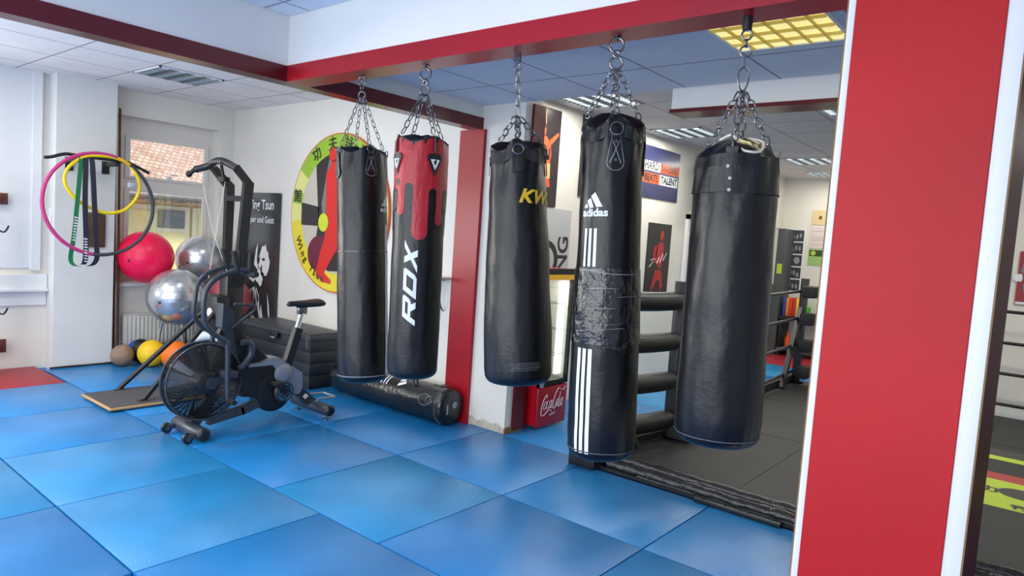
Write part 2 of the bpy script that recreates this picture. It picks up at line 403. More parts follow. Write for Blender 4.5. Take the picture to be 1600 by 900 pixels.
# ------------------------------------------------------------------ outside the window
b = thing('neighbour_house', 'cream house with pale tiled roof seen through the window', 'house', (5.8, 13, -1))
bm = B(2.5, 10, 13.0, 16, -1, 2.0)
link('facade', bm, mat('cream_render', (244, 226, 170), .8), b, smooth=False)
bm = bmesh.new()
for q in ([(2.2, 12.55, 1.93), (10.3, 12.55, 1.93), (10.3, 19, 6.9), (2.2, 19, 6.9)],):
    vs = [bm.verts.new(p) for p in q]+[bm.verts.new((p[0], p[1]+.1, p[2]-.12)) for p in q]
    for f in ((0, 1, 2, 3), (7, 6, 5, 4), (0, 4, 5, 1), (1, 5, 6, 2), (2, 6, 7, 3), (3, 7, 4, 0)): bm.faces.new([vs[i] for i in f])
link('roof', bm, tile_mat(), b, smooth=False)
link('gutter', T([(2.2, 12.5, 1.9), (10.3, 12.5, 1.9)], .06, 10), mat('zinc', (120, 118, 116), .5, metal=.4), b)
for x0 in (5.0, 6.3, 7.6):
    wf = link('window', B(x0-.12, x0+1.12, 12.93, 12.99, -.2, 1.75), mat('pale_window_frame', (238, 232, 205), .6), b, smooth=False)
    link('pane', B(x0-.02, x0+.46, 12.9, 12.93, .2, 1.65), mat('cream_blind', (232, 220, 160), .5), wf, smooth=False)
    link('pane', B(x0+.54, x0+1.02, 12.9, 12.93, 1.35, 1.68), mat('grey_glass', (122, 128, 130), .1), wf, smooth=False)
    link('pane', B(x0+.54, x0+1.02, 12.9, 12.93, .2, 1.27), mat('cream_blind_b', (238, 226, 165), .5), wf, smooth=False)
struct('ground', B(-2, 14, 8.4, 20, -1.2, -1.0), GROUND)

# ------------------------------------------------------------------ punching bags
def link_chain(bm, p0, p1, n, rw=.0095, t=.0028):
    p0, p1 = Vector(p0), Vector(p1); d = (p1-p0); Ld = d.length/n; ax = d.normalized()
    ref = Vector((0, 1, 0)) if abs(ax.y) < .8 else Vector((1, 0, 0))
    a = (ref-ax*ref.dot(ax)).normalized(); b = ax.cross(a)
    for i in range(n):
        c = p0+ax*Ld*(i+.5); s = a if i % 2 else b; h = Ld*.5+t-rw*.2
        pts = []
        for k in range(5): an = PI*k/4; pts.append(c+ax*(h-rw+rw*math.sin(an))+s*rw*math.cos(an))
        for k in range(5): an = PI+PI*k/4; pts.append(c+ax*(-h+rw+rw*math.sin(an))+s*rw*math.cos(an))
        tube(bm, pts, t, 6, closed=True)
    return bm
class Bag:
    """local frame: origin at the hook on the beam, z down to the bag"""
    def __init__(s, name, label, hook, bot, zt, zb, prof, mat_, a0, rim=.02, folds=(.004, 10, .12), bulge=0, lying=None):
        s.hook = Vector(hook); s.zt, s.zb = zt, zb; s.prof = prof; s.a0 = a0; s.rim = rim; s.folds = folds
        s.phi = math.atan2(-hook[1], -hook[0]); s.seed = random.random()*50; s.mat = mat_; s.bulge = bulge
        s.root = thing(name, label, 'punching bag', (0, 0, 0), group=None)
        s.name = name
    def rad(s, z):
        t = (s.zt-z)/(s.zt-s.zb); P = s.prof
        for (a, ra), (b, rb) in zip(P, P[1:]):
            if t <= b:
                k = max(0, (t-a)/(b-a)); k = k*k*(3-2*k); return ra+(rb-ra)*k
        return P[-1][1]
    def surf(s, th, z, off=0):
        A, n, Lf = s.folds; d = s.zt-z
        r = s.rad(z)
        e = math.exp(-max(0, d)/Lf)
        r += A*e*(math.sin(n*th+s.seed)+.6*math.sin((n*1.7)*th+2*s.seed+14*d))
        r += .0035*noise.noise(Vector((math.cos(th)*2, math.sin(th)*2, z*5+s.seed)))+.0015*noise.noise(Vector((math.cos(th)*7, math.sin(th)*7, z*13+s.seed)))
        r += .0025*math.exp(-max(0, z-s.zb)/.05)*math.sin(26*th)
        r += off
        k = math.exp(-max(0, d)/.10)
        dz = s.rim*k*(abs(math.cos(2*(th-s.phi-s.a0)))**2-.4)
        return Vector((r*math.cos(th), r*math.sin(th), z+dz))
    def body(s, m=None, nseg=96, nr=64, topdish=.02, label=None):
        bm = bmesh.new(); rings = []
        R0 = s.rad(s.zt)
        def ringat(f): rings.append([bm.verts.new(f(2*PI*k/nseg)) for k in range(nseg)])
        for q in (.15, .45, .75, .92):   # closed top, sagging to the middle
            ringat(lambda th, q=q: (lambda p: Vector((p.x*q, p.y*q, p.z+(topdish*(1-q*q))+.006*math.sin(5*th+q*9+s.seed)*q)))(s.surf(th, s.zt)))
        n = nr
        for i in range(n+1):
            z = s.zt-.006*0-(s.zt-(s.zb+.05))*i/n
            ringat(lambda th, z=z: s.surf(th, z))
        Rb = s.rad(s.zb+.05)
        for i in range(1, 8):            # rounded bottom edge
            an = PI/2*i/7; q = (Rb-.055+.055*math.cos(an))/Rb
            ringat(lambda th, q=q, an=an: (lambda p: Vector((p.x*q, p.y*q, s.zb+.05-.045*math.sin(an))))(s.surf(th, s.zb+.05)))
        for q in (.4, .15):
            ringat(lambda th, q=q: (lambda p: Vector((p.x*q, p.y*q, s.zb+.005-.01*(1-q))))(s.surf(th, s.zb+.05)))
        for a, c in zip(rings, rings[1:]):
            for k in range(nseg): bm.faces.new((a[k], c[k], c[(k+1) % nseg], a[(k+1) % nseg]))
        bm.faces.new(rings[0]); bm.faces.new(rings[-1])
        return link('body', bm, m or s.mat, s.root, label=label)
    def wrap(s, name, faces, m, off=.0022, a=0, z=0, label=None, parent=None, step=.012, smooth=True):
        """faces: flat polygons (u along the girth in m, v up in m) centred at angle a (from the camera side), height z"""
        bm = bmesh.new()
        put_faces(bm, faces, lambda x, y: Vector((x, y, 0)))
        bmesh.ops.triangulate(bm, faces=bm.faces)
        xs = [v.co.x for v in bm.verts]; ys = [v.co.y for v in bm.verts]
        for ax, lo, hi, st in ((0, min(xs), max(xs), step), (1, min(ys), max(ys), .03)):
            c = lo+st
            while c < hi:
                co = Vector((0, 0, 0)); co[ax] = c; no = Vector((0, 0, 0)); no[ax] = 1
                bmesh.ops.bisect_plane(bm, geom=bm.verts[:]+bm.edges[:]+bm.faces[:], plane_co=co, plane_no=no); c += st
        Rm = s.rad(z)
        for v in bm.verts:
            v.co = s.surf(s.phi+a+v.co.x/Rm, z+v.co.y, off)
        me = link(name, bm, m, parent or s.root, label=label, smooth=False)
        return me
    def hangers(s, zc, nlinks, top='ring', zr=None, rscale=1.0, spread=.9, hookz=None, chainmat=STEEL):
        """zc: height where the four chains meet"""
        H0 = 2.5
        for k in range(4):
            th = s.phi+s.a0+k*PI/2
            e = s.surf(th, s.zt-.0, 0); e = Vector((e.x*spread, e.y*spread, e.z+.012 if zr is None else zr))
            bm = bmesh.new(); link_chain(bm, (.012*math.cos(th), .012*math.sin(th), zc), e, nlinks, rw=.0095*rscale, t=.0027*rscale)
            link('chain', bm, chainmat, s.root)
    def finish(s, bot):
        # everything so far is in heights above the floor: shift to the hook, then hang
        for ch in s.root.children_recursive:
            if ch.type == 'MESH':
                for v in ch.data.vertices: v.co.z -= 2.5
        d = (Vector(bot)-s.hook).normalized()
        s.root.rotation_mode = 'QUATERNION'
        s.root.rotation_quaternion = Vector((0, 0, -1)).rotation_difference(d)
        s.root.location = s.hook
def eyebolt(bag, z0=2.5, r=.026):
    bm = L([(.004, -.004), (.02, -.004), (.02, .0), (.006, .0), (.006, -.02)], (0, 0, z0), seg=16); link('mount', bm, DSTEEL, bag.root)
def ring_at(bag, z, r=.024, t=.0045, axis=(1, .5, 0), name='ring', m=None):
    return link(name, ring(bmesh.new(), (0, 0, z), axis, r, t, 20, 8), m or STEEL, bag.root)
def teardrop(w, h, n=10):
    pts = []
    for k in range(n+1): an = -PI+PI*k/n; pts.append((w/2*math.cos(an), -h/2+w/2+w/2*math.sin(an)))
    pts += [(w*.22, h/2), (-w*.22, h/2)]
    return pts
def outline(pts, t=.0025):
    P = [Vector(p) for p in pts]; N = len(P); out = []; c = sum(P, Vector((0, 0)))/N
    for i in range(N):
        a, b = P[i], P[(i+1) % N]
        ia, ib = a+(c-a).normalized()*t*1.6, b+(c-b).normalized()*t*1.6
        out.append([tuple(a), tuple(b), tuple(ib), tuple(ia)])
    return out
def strap(bag, k, z, w=.07, h=.135, m=None, ringr=.02):
    a = bag.a0+k*PI/2
    td = teardrop(w, h)
    st = bag.wrap('strap', [td], m or LEA2, off=.006, a=a, z=z)
    bag.wrap('stitching', outline([(x*.9, y*.92) for x, y in td], .0012)+[[(-w*.3, -h*.25), (w*.15, h*.3), (w*.18, h*.29), (-w*.27, -h*.27)], [(w*.3, -h*.25), (-w*.15, h*.3), (-w*.18, h*.29), (w*.27, -h*.27)]], GPR, off=.0072, a=a, z=z, parent=st)
    bag.wrap('rivet', [circ(0, h*.28, .006, n=10), circ(0, -h*.18, .006, n=10)], STEEL, off=.009, a=a, z=z, parent=st)
    th = bag.phi+a; p = bag.surf(th, z+h/2+.005, .008)
    link('strap_ring', ring(bmesh.new(), p+Vector((0, 0, .008)), (math.cos(th), math.sin(th), 0), ringr, .003, 18, 6), STEEL, st)
def three_bars(w, h, n=3, frac=.62):
    p = w/n; return [rect(-w/2+i*p, -w/2+i*p+p*frac, -h/2, h/2) for i in range(n)]
def tri_logo(w, h):
    q = [[(.09, .03), (.31, .05), (.03, .58), (-.135, .45)], [(-.19, .01), (-.01, .02), (-.14, .38), (-.29, .28)], [(-.42, .02), (-.26, .01), (-.29, .18), (-.40, .10)]]
    return [[(x*w, y*h) for x, y in f] for f in q]
def fit(faces, w, h=None):
    xs = [p[0] for f in faces for p in f]; ys = [p[1] for f in faces for p in f]
    kx = w/(max(xs)-min(xs)); ky = h/(max(ys)-min(ys)) if h else kx; cx = (max(xs)+min(xs))/2; cy = (max(ys)+min(ys))/2
    return [[((x-cx)*kx, (y-cy)*ky) for x, y in f] for f in faces]
X0 = 2.53
# ---- bag 1: leather, nearest the round sign
b1 = Bag('punching_bag', 'slim black leather punching bag hanging leftmost, beside the round sign', (X0, 3.293, 2.5), 0, 2.045, .715,
         [(0, .139), (.06, .142), (.5, .144), (.9, .145), (1, .14)], LEA, R(19), rim=.035, folds=(.004, 9, .07))
b1.body()
for k in range(4): strap(b1, k, 1.955)
for k, nm in ((0, None),):
    b1.wrap('logo', tri_logo(.11, .11), WPR, a=R(66), z=1.735)
    b1.wrap('logo_lettering', fit(text2d('adidas', .062, bold=.0016), .115, .03), WPR, a=R(66), z=1.717)
    b1.wrap('stripes', three_bars(.045, .86), WPR, a=R(70), z=1.20, label='three long white stripes')
b1.wrap('tape_band', [rect(-.2, .2, -.004, .004)], LEAT, a=R(0), z=1.475, off=.003)
b1.wrap('seam_piping', [rect(-.45, .45, -.003, .003)], mat('pale_piping', (120, 126, 132), .5), a=0, z=.765, off=.004)
eyebolt(b1); ring_at(b1, 2.465); ring_at(b1, 2.425, .018, .004, (.5, -1, 0)); ring_at(b1, 2.385, .02, .005, name='swivel')
b1.hangers(2.37, 9)
b1.finish((X0, 3.140, .715))
# ---- bag 2: red top, white lettering
b2 = Bag('punching_bag', 'black punching bag with dripping red top and big white letters', (X0, 2.756, 2.5), 0, 2.095, .825,
         [(0, .136), (.05, .139), (.5, .137), (.9, .136), (1, .132)], LEA2, R(28), rim=.03, folds=(.003, 8, .06))
b2.body()
band = [rect(-.445, .445, 1.83-2.0, 2.088-2.0)]
b2.wrap('red_top', band, REDL, a=0, z=2.0, off=.002, label='red leather top')
drips = [capsule(-.137, -.083, 1.70-1.8, 1.86-1.8, top=False), capsule(-.038, .044, 1.575-1.8, 1.86-1.8, top=False), capsule(.086, .136, 1.655-1.8, 1.86-1.8, top=False),
         capsule(.2, .26, 1.6-1.8, 1.86-1.8, top=False), capsule(-.26, -.2, 1.62-1.8, 1.86-1.8, top=False), capsule(.32, .4, 1.7-1.8, 1.86-1.8, top=False)]
b2.wrap('red_drips', drips, REDL, a=0, z=1.8, off=.002, label='red drip pattern')
gaps = [capsule(-.083, -.038, 1.74-1.8, 1.868-1.8), capsule(.044, .086, 1.72-1.8, 1.79-1.8), capsule(.136, .2, 1.72-1.8, 1.85-1.8), capsule(-.2, -.137, 1.72-1.8, 1.84-1.8), circ(.066, 1.825-1.8, .019), circ(-.137, 1.872-1.8, .017),
        rect(.26, .32, -.1, .05), rect(-.32, -.26, -.1, .05)]
b2.wrap('black_gaps', gaps, LEA2, a=0, z=1.8, off=.0035)
tri = [(-.045, .035), (0, -.06), (.045, .035), (.03, .052), (-.03, .052)]
for k in range(4):
    st = b2.wrap('strap', [tri], BLK, off=.008, a=b2.a0+k*PI/2, z=1.965, label='black triangular strap patch')
    b2.wrap('strap_badge', [[(-.024, .024), (0, -.03), (.004, -.012), (-.008, .012), (.006, .024)], [(.010, .024), (.026, .024), (.006, -.024), (.002, -.006), (.010, .008)]], WPR, off=.0095, a=b2.a0+k*PI/2, z=1.965, parent=st)
    th = b2.phi+b2.a0+k*PI/2; pp = b2.surf(th, 2.035, .01)
    link('strap_ring', tube(bmesh.new(), [b2.surf(th, 2.02, .01), b2.surf(th, 2.06, .01), b2.surf(th, 2.1, .004)], .006, 6), BLK, st)
LR_ = [[(0, 0), (.44, 0), (.44, 1), (0, 1)], [(.44, .78), (1.35, .78), (1.35, 1), (.44, 1)], [(1.35, .36), (1.6, .36), (1.75, .5), (1.75, .86), (1.58, 1), (1.35, 1)], [(.44, .36), (1.35, .36), (1.35, .56), (.44, .56)], [(.85, .36), (1.4, .36), (1.85, 0), (1.35, 0)]]
LD_ = [[(0, 0), (.44, 0), (.44, 1), (0, 1)], [(.44, .76), (1.35, .76), (1.35, 1), (.44, 1)], [(.44, 0), (1.35, 0), (1.35, .24), (.44, .24)], [(1.35, 0), (1.6, 0), (1.78, .16), (1.78, .84), (1.6, 1), (1.35, 1)]]
LX_ = [[(0, 0), (.52, 0), (1.75, 1), (1.22, 1)], [(1.25, 0), (1.75, 0), (.5, 1), (0, 1)]]
rdx = [[((x+o+.74*y-3.1)*.068, (y-.5)*.070) for x, y in f] for o, l in ((0, LR_), (2.05, LD_), (4.1, LX_)) for f in l]
b2.wrap('lettering', [[(-y, x) for x, y in f] for f in rdx], WPR, a=R(-14), z=1.335, label='large white RDX lettering')
eyebolt(b2); ring_at(b2, 2.455, .03, .006); ring_at(b2, 2.41, .013, .008, (1, .3, 0), 'swivel'); ring_at(b2, 2.37, .024, .005, (1, .6, 0))
b2.hangers(2.345, 6, rscale=1.25)
link('bottom_loop', T(smoothpath([(.0, -.02, .825), (-.01, -.03, .79), (.01, -.04, .785), (.02, -.02, .82)]), .005, 6), BLK, b2.root)
b2.finish((X0, 2.725, .825))
# ---- bag 3: KWON
b3 = Bag('punching_bag', 'pear-shaped black punching bag with yellow lettering, middle of the row', (X0, 2.128, 2.5), 0, 2.035, .925,
         [(0, .122), (.07, .128), (.22, .137), (.5, .152), (.8, .161), (.93, .160), (1, .15)], LEA2, R(0), rim=.05, folds=(.010, 7, .10))
b3.body(topdish=.015)
b3.wrap('collar', [rect(-.42, .42, -.03, .03)], mat('black_hem', (16, 16, 17), .6), a=0, z=1.995, off=.004)
for k in range(4):
    st = b3.wrap('strap', [rect(-.022, .022, -.05, .035)], mat('black_webbing', (18, 18, 20), .7), off=.007, a=b3.a0+k*PI/2, z=1.955)
    th = b3.phi+b3.a0+k*PI/2; pp = b3.surf(th, 1.995, .012)
    link('strap_ring', ring(bmesh.new(), pp, (math.cos(th), math.sin(th), .2), .024, .004, 18, 8), STEEL, st)
b3.wrap('lettering', text2d('KWON', .085, bold=.003, shear=.35, align='LEFT', sx=1.1), YPR, a=R(0), z=1.80, label='yellow KWON lettering')
sc = [[(u+.004*math.sin(v*200), v) for u, v in rect(-.075+random.random()*.04, .08-random.random()*.04, y, y+.0022)] for y in (-.016, -.008, -.003, .004, .011, .018)]
b3.wrap('scuff_marks', sc, mat('scuffed_tape', (92, 94, 97), .5), a=R(12), z=1.025, label='grey scuffed repair tape')
bm = bmesh.new()
tube(bm, [Vector((.016*math.cos(t*.9), .016*math.sin(t*.9), 2.497-.0075*t/1.0*.9)) for t in range(0, 50)][:46], .004, 6)
for v in bm.verts: v.co.z = 2.5-(2.5-v.co.z)*.17
link('spring', bm, DSTEEL, b3.root)
ring_at(b3, 2.425, .016, .004)
bm = bmesh.new(); link_chain(bm, (0, 0, 2.412), (0, 0, 2.19), 4, rw=.012, t=.004); link('hanger_link', bm, STEEL, b3.root)
b3.hangers(2.19, 4, rscale=1.5, spread=.8)
b3.finish((X0, 1.988, .925))
# ---- bag 4: three stripes, taped
b4 = Bag('punching_bag', 'black punching bag with white stripes and shiny tape band around it', (X0, 1.585, 2.5), 0, 2.115, .70,
         [(0, .122), (.05, .128), (.3, .131), (.62, .143), (.9, .147), (1, .14)], LEA, R(5), rim=.045, folds=(.008, 8, .09))
b4.body(topdish=.04)
b4.wrap('collar', [rect(-.4, .4, -.026, .026)], LEA2, a=0, z=2.075, off=.004)
for k in range(4): strap(b4, k, 1.985, .078, .15, ringr=.026)
b4.wrap('logo', tri_logo(.122, .112), WPR, a=R(-31), z=1.768)
b4.wrap('logo_lettering', fit(text2d('adidas', .066, bold=.0022), .122, .034), WPR, a=R(-31), z=1.750)
b4.wrap('upper_stripes', three_bars(.072, .158, frac=.55), WPR, a=R(-34), z=1.605, label='three short white stripes')
b4.wrap('lower_stripes', three_bars(.086, .44), WPR, a=R(-34), z=.965, label='three long white stripes')
b4.wrap('tape_band', [rect(-.462, .462, -.16, .155)], LEAT, a=0, z=1.365, off=.0035, label='shiny crumpled black tape band')
ln = []
for i in range(9):
    y = -.15+.3*random.random(); x = -.15+.2*random.random(); ln.append([(x, y), (x+.05+.1*random.random(), y+.006), (x+.05+.1*random.random(), y+.0075), (x, y+.0016)])
b4.wrap('tape_crease_highlights', ln+[[(-.12, .148), (.02, .13), (.14, .132), (.14, .135), (.02, .134), (-.12, .152)]], mat('tape_highlight_edge', (120, 122, 126), .3), a=0, z=1.365, off=.0048)  # highlights along the tape creases, painted as pale strips
b4.wrap('tape_end', [[(-.075, -.012), (.06, .006), (.115, .012), (.12, -.028), (.07, -.03), (.04, -.02), (-.02, -.012)]], LEAT, a=R(5), z=1.205, off=.008, label='loose tape end')
b4.wrap('seam_piping', [rect(-.46, .46, -.003, .003)], mat('dark_piping', (70, 74, 80), .4), a=0, z=.752, off=.003)
eyebolt(b4); ring_at(b4, 2.462, .03, .005); ring_at(b4, 2.425, .012, .007, name='swivel'); ring_at(b4, 2.388, .026, .005, (1, .7, 0))
b4.hangers(2.36, 8, rscale=1.2, spread=.95)
b4.finish((X0, 1.505, .70))
# ---- bag 5: big one on the right
b5 = Bag('punching_bag', 'widest plain black punching bag with white rope on top, rightmost of the row', (X0, 1.025, 2.5), 0, 1.975, .89,
         [(0, .142), (.05, .147), (.14, .150), (.5, .157), (.9, .161), (1, .152)], LEA, R(-8), rim=.012, folds=(.005, 6, .2))
b5.body(topdish=.075)
b5.wrap('collar', [rect(-.47, .47, -.07, .062)], LEA2, a=0, z=1.91, off=.005, label='folded black collar')
b5.wrap('collar_seam', [rect(-.47, .47, -.0015, .0015)], mat('seam_black', (12, 12, 12), .5), a=0, z=1.84, off=.0062)
b5.wrap('rivet', [circ(0, 0, .006, n=10), circ(0, -.04, .006, n=10), circ(-.01, .042, .006, n=10)], STEEL, a=R(-8), z=1.885, off=.0075)
b5.wrap('bottom_stitching', [rect(-.48, .48, -.0018, .0018)], mat('stitch_grey', (96, 100, 106), .5), a=0, z=.935, off=.003)
for k in range(4):
    st = b5.wrap('strap', [rect(-.02, .02, -.04, .04)], LEA2, off=.007, a=b5.a0+k*PI/2, z=1.955)
bm = T(smoothpath([(-.03, .06, 2.045), (-.06, 0, 2.055), (-.10, -.05, 2.0), (-.11, -.085, 1.985), (-.07, -.11, 1.99), (-.02, -.10, 2.03), (0, -.04, 2.05)]), .0045, 6)
link('white_rope', bm, mat('white_rope', (222, 218, 200), .7), b5.root)
bm = L([(.0, .0), (.017, 0), (.019, -.02), (.017, -.05), (.0, -.05)], (0, 0, 2.5), seg=16); link('spring_mount', bm, BLK, b5.root)
ring_at(b5, 2.432, .018, .004); ring_at(b5, 2.402, .014, .004, (.3, -1, 0)); ring_at(b5, 2.372, .020, .004, (1, .5, 0))
bm = T([(0, 0, 2.352), (0, 0, 2.31)], .003, 6)
tube(bm, smoothpath([(0, 0, 2.315), (-.012, .015, 2.29), (-.010, .012, 2.25), (0, 0, 2.225), (.010, -.012, 2.25), (.012, -.015, 2.29)], 4, True), .0035, 6, closed=True)
link('carabiner', bm, STEEL, b5.root)
b5.hangers(2.225, 7, rscale=1.35, spread=.85)
b5.finish((X0, 1.0, .89))

# ---- bag lying by the wall (axis along Y)
lb = thing('punching_bag', 'worn black punching bag lying on the mats along the white wall', 'punching bag', (4.11, 4.68, 0))
LR = .152; LC = Vector((4.125, 0, LR+.004)); y0, y1 = 3.925, 5.48
def lsurf(th, y, off=0):
    r = LR+off+.004*noise.noise(Vector((math.cos(th)*2, math.sin(th)*2, y*6)))+.003*noise.noise(Vector((math.cos(th)*5, math.sin(th)*5, y*14)))
    return Vector((LC.x+r*math.cos(th), y, max(.002+off, LC.z+r*math.sin(th))))
bm = bmesh.new(); rings = []
ys = [(y0, .3), (y0-.0, .8), (y0+.008, .93), (y0+.03, 1)]+[(y0+.03+(y1-y0-.09)*i/40, 1) for i in range(1, 41)]+[(y1-.04, .97), (y1-.015, .85), (y1, .6), (y1+.003, .2)]
for y, q in ys:
    rings.append([bm.verts.new(LC+(lsurf(2*PI*k/64, y)-LC-Vector((0, y, 0)))*q+Vector((0, y, 0))) for k in range(64)])
for a, c in zip(rings, rings[1:]):
    for k in range(64): bm.faces.new((a[k], c[k], c[(k+1) % 64], a[(k+1) % 64]))
bm.faces.new(rings[0]); bm.faces.new(rings[-1])
link('body', bm, mat('worn_black_vinyl', (26, 27, 29), .26, var=.3, vscale=8, bump=.5, bscale=24, spec=.6), lb)
def lwrap(name, faces, m, a, y, off=.003, label=None):
    bm = bmesh.new(); put_faces(bm, faces, lambda u, v: Vector((u, v, 0))); bmesh.ops.triangulate(bm, faces=bm.faces)
    vs = [v.co.y for v in bm.verts]; c = min(vs)+.012
    while c < max(vs):
        bmesh.ops.bisect_plane(bm, geom=bm.verts[:]+bm.edges[:]+bm.faces[:], plane_co=(0, c, 0), plane_no=(0, 1, 0)); c += .012
    for v in bm.verts: v.co = lsurf(a-v.co.y/LR, y-v.co.x, off)
    return link(name, bm, m, lb, smooth=False, label=label)
# u runs towards -Y (screen right); v runs up and over the bag
lwrap('stripes', three_bars(.11, .10, frac=.4), WPR, R(128), 4.66)
lwrap('logo', [[(y, -x) for x, y in f] for f in tri_logo(.16, .16)], WPR, R(125), 4.50)
sp = lwrap('strap', [circ(0, 0, .075, .055, n=16)], LEA2, R(160), 4.12)
lwrap('stitching', outline(circ(0, 0, .07, .05, n=20), .002), GPR, R(160), 4.12, off=.0045)
ring(bm := bmesh.new(), lsurf(R(160), 4.06, .008), (math.cos(R(160)), 0, math.sin(R(160))), .034, .004); link('strap_ring', bm, STEEL, sp)
sp = lwrap('strap', [circ(0, 0, .075, .055, n=16)], LEA2, R(75), 4.12)
ring(bm := bmesh.new(), lsurf(R(75), 4.06, .008), (math.cos(R(75)), 0, math.sin(R(75))), .034, .004); link('strap_ring', bm, STEEL, sp)
bm = bmesh.new()
for k in range(26):
    th = R(95)+k*R(6); tube(bm, [lsurf(th, y0+.06, .002), lsurf(th, y0+.072, .002)], .0015, 4)
link('seam_stitches', bm, GPR, lb)
pl = Plane((LC.x, y0-.004, LC.z), (1, 0, 0), (0, 0, 1), (0, -1, 0))
bm = bmesh.new(); poly(bm, pl, circ(.02, .02, .03, n=18)); link('end_badge', bm, mat('pale_badge', (150, 155, 160), .5), lb)
bm = bmesh.new(); poly(bm, pl, rect(-.075, -.055, -.05, .03)); link('end_label', bm, mat('pale_label', (150, 155, 160), .5), lb)

# ------------------------------------------------------------------ ceiling lamps
def louvre(x0, x1, y0, y1, z, nx, ny, label, cellmat, em, blades, group='square louvre ceiling lamps', tubes=None):
    t = thing('ceiling_lamp', label, 'ceiling lamp', ((x0+x1)/2, (y0+y1)/2, z), group)
    bm = bmesh.new()
    f = .018
    box(bm, x0, x1, y0, y0+f, z-.012, z-.001); box(bm, x0, x1, y1-f, y1, z-.012, z-.001); box(bm, x0, x0+f, y0, y1, z-.012, z-.001); box(bm, x1-f, x1, y0, y1, z-.012, z-.001)
    link('frame', bm, MTRIMW, t, smooth=False)
    link('diffuser', B(x0+f, x1-f, y0+f, y1-f, z-.004, z-.0015), cellmat, t, smooth=False)
    bm = bmesh.new(); xl = (x1-x0) > 0
    if tubes:
        tb = bmesh.new(); n = min(nx, ny)
        for i in range(n):
            if nx < ny: c = x0+(x1-x0)*(i+.5)/n; box(tb, c-.028, c+.028, y0+f, y1-f, z-.006, z-.0045)
            else: c = y0+(y1-y0)*(i+.5)/n; box(tb, x0+f, x1-f, c-.028, c+.028, z-.006, z-.0045)
        link('glowing_strips', tb, tubes, t, smooth=False)
    bt = .004 if tubes else .0016
    for i in range(1, nx): x = x0+(x1-x0)*i/nx; box(bm, x-bt, x+bt, y0+f, y1-f, z-.02, z-.004)
    for j in range(1, ny): y = y0+(y1-y0)*j/ny; box(bm, x0+f, x1-f, y-bt, y+bt, z-.02, z-.004)
    link('louvre', bm, blades, t, smooth=False)
    return t
def cell_mat(name, base, emc, strength, sx, sy):
    """reflector cells behind a louvre: each cell glows towards one side"""
    m = mat(name, base, .25, metal=.6)
    b = m.node_tree.nodes['Principled BSDF']; b.inputs['Emission Color'].default_value = (*lin(emc), 1); b.inputs['Emission Strength'].default_value = strength
    return m
YEL = cell_mat('yellow_lamp_diffuser', (235, 220, 130), (255, 240, 165), .9, 1, 1)
louvre(3.075, 3.62, .93, 1.50, 2.70, 4, 6, 'glowing yellow grid ceiling lamp above the rightmost bag', YEL, 1, mat('yellow_blade', (214, 190, 100), .5), None)
LM = cell_mat('lamp_reflector', (150, 156, 160), (200, 210, 210), .35, 1, 1); LT = mat('lit_tube', (240, 248, 244), .4, emit=3.6)
DM = cell_mat('dim_lamp_reflector', (96, 124, 146), (90, 120, 145), .12, 1, 1); DT = mat('dim_tube', (190, 222, 238), .4, emit=.75)
AL = mat('aluminium_blade', (170, 176, 182), .25, metal=.9)
louvre(2.70, 3.285, 6.345, 6.90, 2.91, 4, 9, 'bluish louvre lamp in the ceiling before the window', DM, 1, AL, tubes=DT)
louvre(4.93, 5.53, 3.14, 3.74, 2.90, 9, 4, 'bright louvre lamp above the boxer poster and striped bag', LM, 1, AL, tubes=LT)
louvre(6.79, 7.37, 3.16, 3.74, 2.90, 9, 4, 'louvre lamp above the motivational HARD WORK poster', LM, 1, AL, tubes=LT)
louvre(9.30, 9.93, 2.55, 3.14, 2.90, 9, 4, 'small far louvre lamp right of the widest bag', LM, 1, AL, tubes=LT)
louvre(5.95, 6.52, 1.27, 1.85, 2.90, 9, 4, 'louvre lamp under the hanging beam next to the red pillar', LM, 1, AL, tubes=LT)
louvre(10.9, 11.4, 2.9, 3.3, 2.90, 8, 4, 'farthest tiny louvre lamp against the far wall', LM, 1, AL, tubes=LT)
for q in ((5.2, 3.4, 22), (7.1, 3.4, 28), (9.6, 2.8, 34), (11.1, 3.0, 14), (6.2, 1.5, 30), (8.0, -.5, 26), (6.2, -1.2, 26)):
    area('lamp_light', (q[0], q[1], 2.87), (0, 0, -1), .5, .5, q[2], (1, .97, .88))
area('lamp_light', (3.35, 1.2, 2.67), (0, 0, -1), .5, .5, 5, (1, .88, .5))

# ------------------------------------------------------------------ round emblem sign on the right wall
t = thing('round_sign', 'large round yellow and green martial arts sign on the wall behind the leftmost bag', 'sign', (4.3, 5.86, .92))
pl = WX(4.272, 5.86, 1.738); RS = .815
bm = L([(0, 0), (RS, 0), (RS, .026), (0, .026)], (4.272, 5.86, 1.738), axis=(1, 0, 0), seg=72)
link('rim', bm, mat('sign_orange_rim', (200, 90, 40), .4), t)
def arcband(r0, r1, a0, a1, n=40):
    return [[(r0*math.cos(a), r0*math.sin(a)), (r1*math.cos(a), r1*math.sin(a)), (r1*math.cos(b), r1*math.sin(b)), (r0*math.cos(b), r0*math.sin(b))]
            for a, b in ((a0+(a1-a0)*k/n, a0+(a1-a0)*(k+1)/n) for k in range(n))]
def flat(name, faces, pl, m, off, parent, label=None):
    bm = bmesh.new(); put_faces(bm, faces, lambda x, y: pl(x, y, off)); bmesh.ops.triangulate(bm, faces=bm.faces)
    return link(name, bm, m, parent, smooth=False, label=label)
YEL2 = mat('sign_yellow', (232, 214, 40), .35, coat=.4); GRN2 = mat('sign_green', (150, 190, 46), .35, coat=.4); PALE = mat('sign_glare_pale_yellow', (226, 224, 130), .35, coat=.4)
r1 = RS*.985; ri = RS*.76
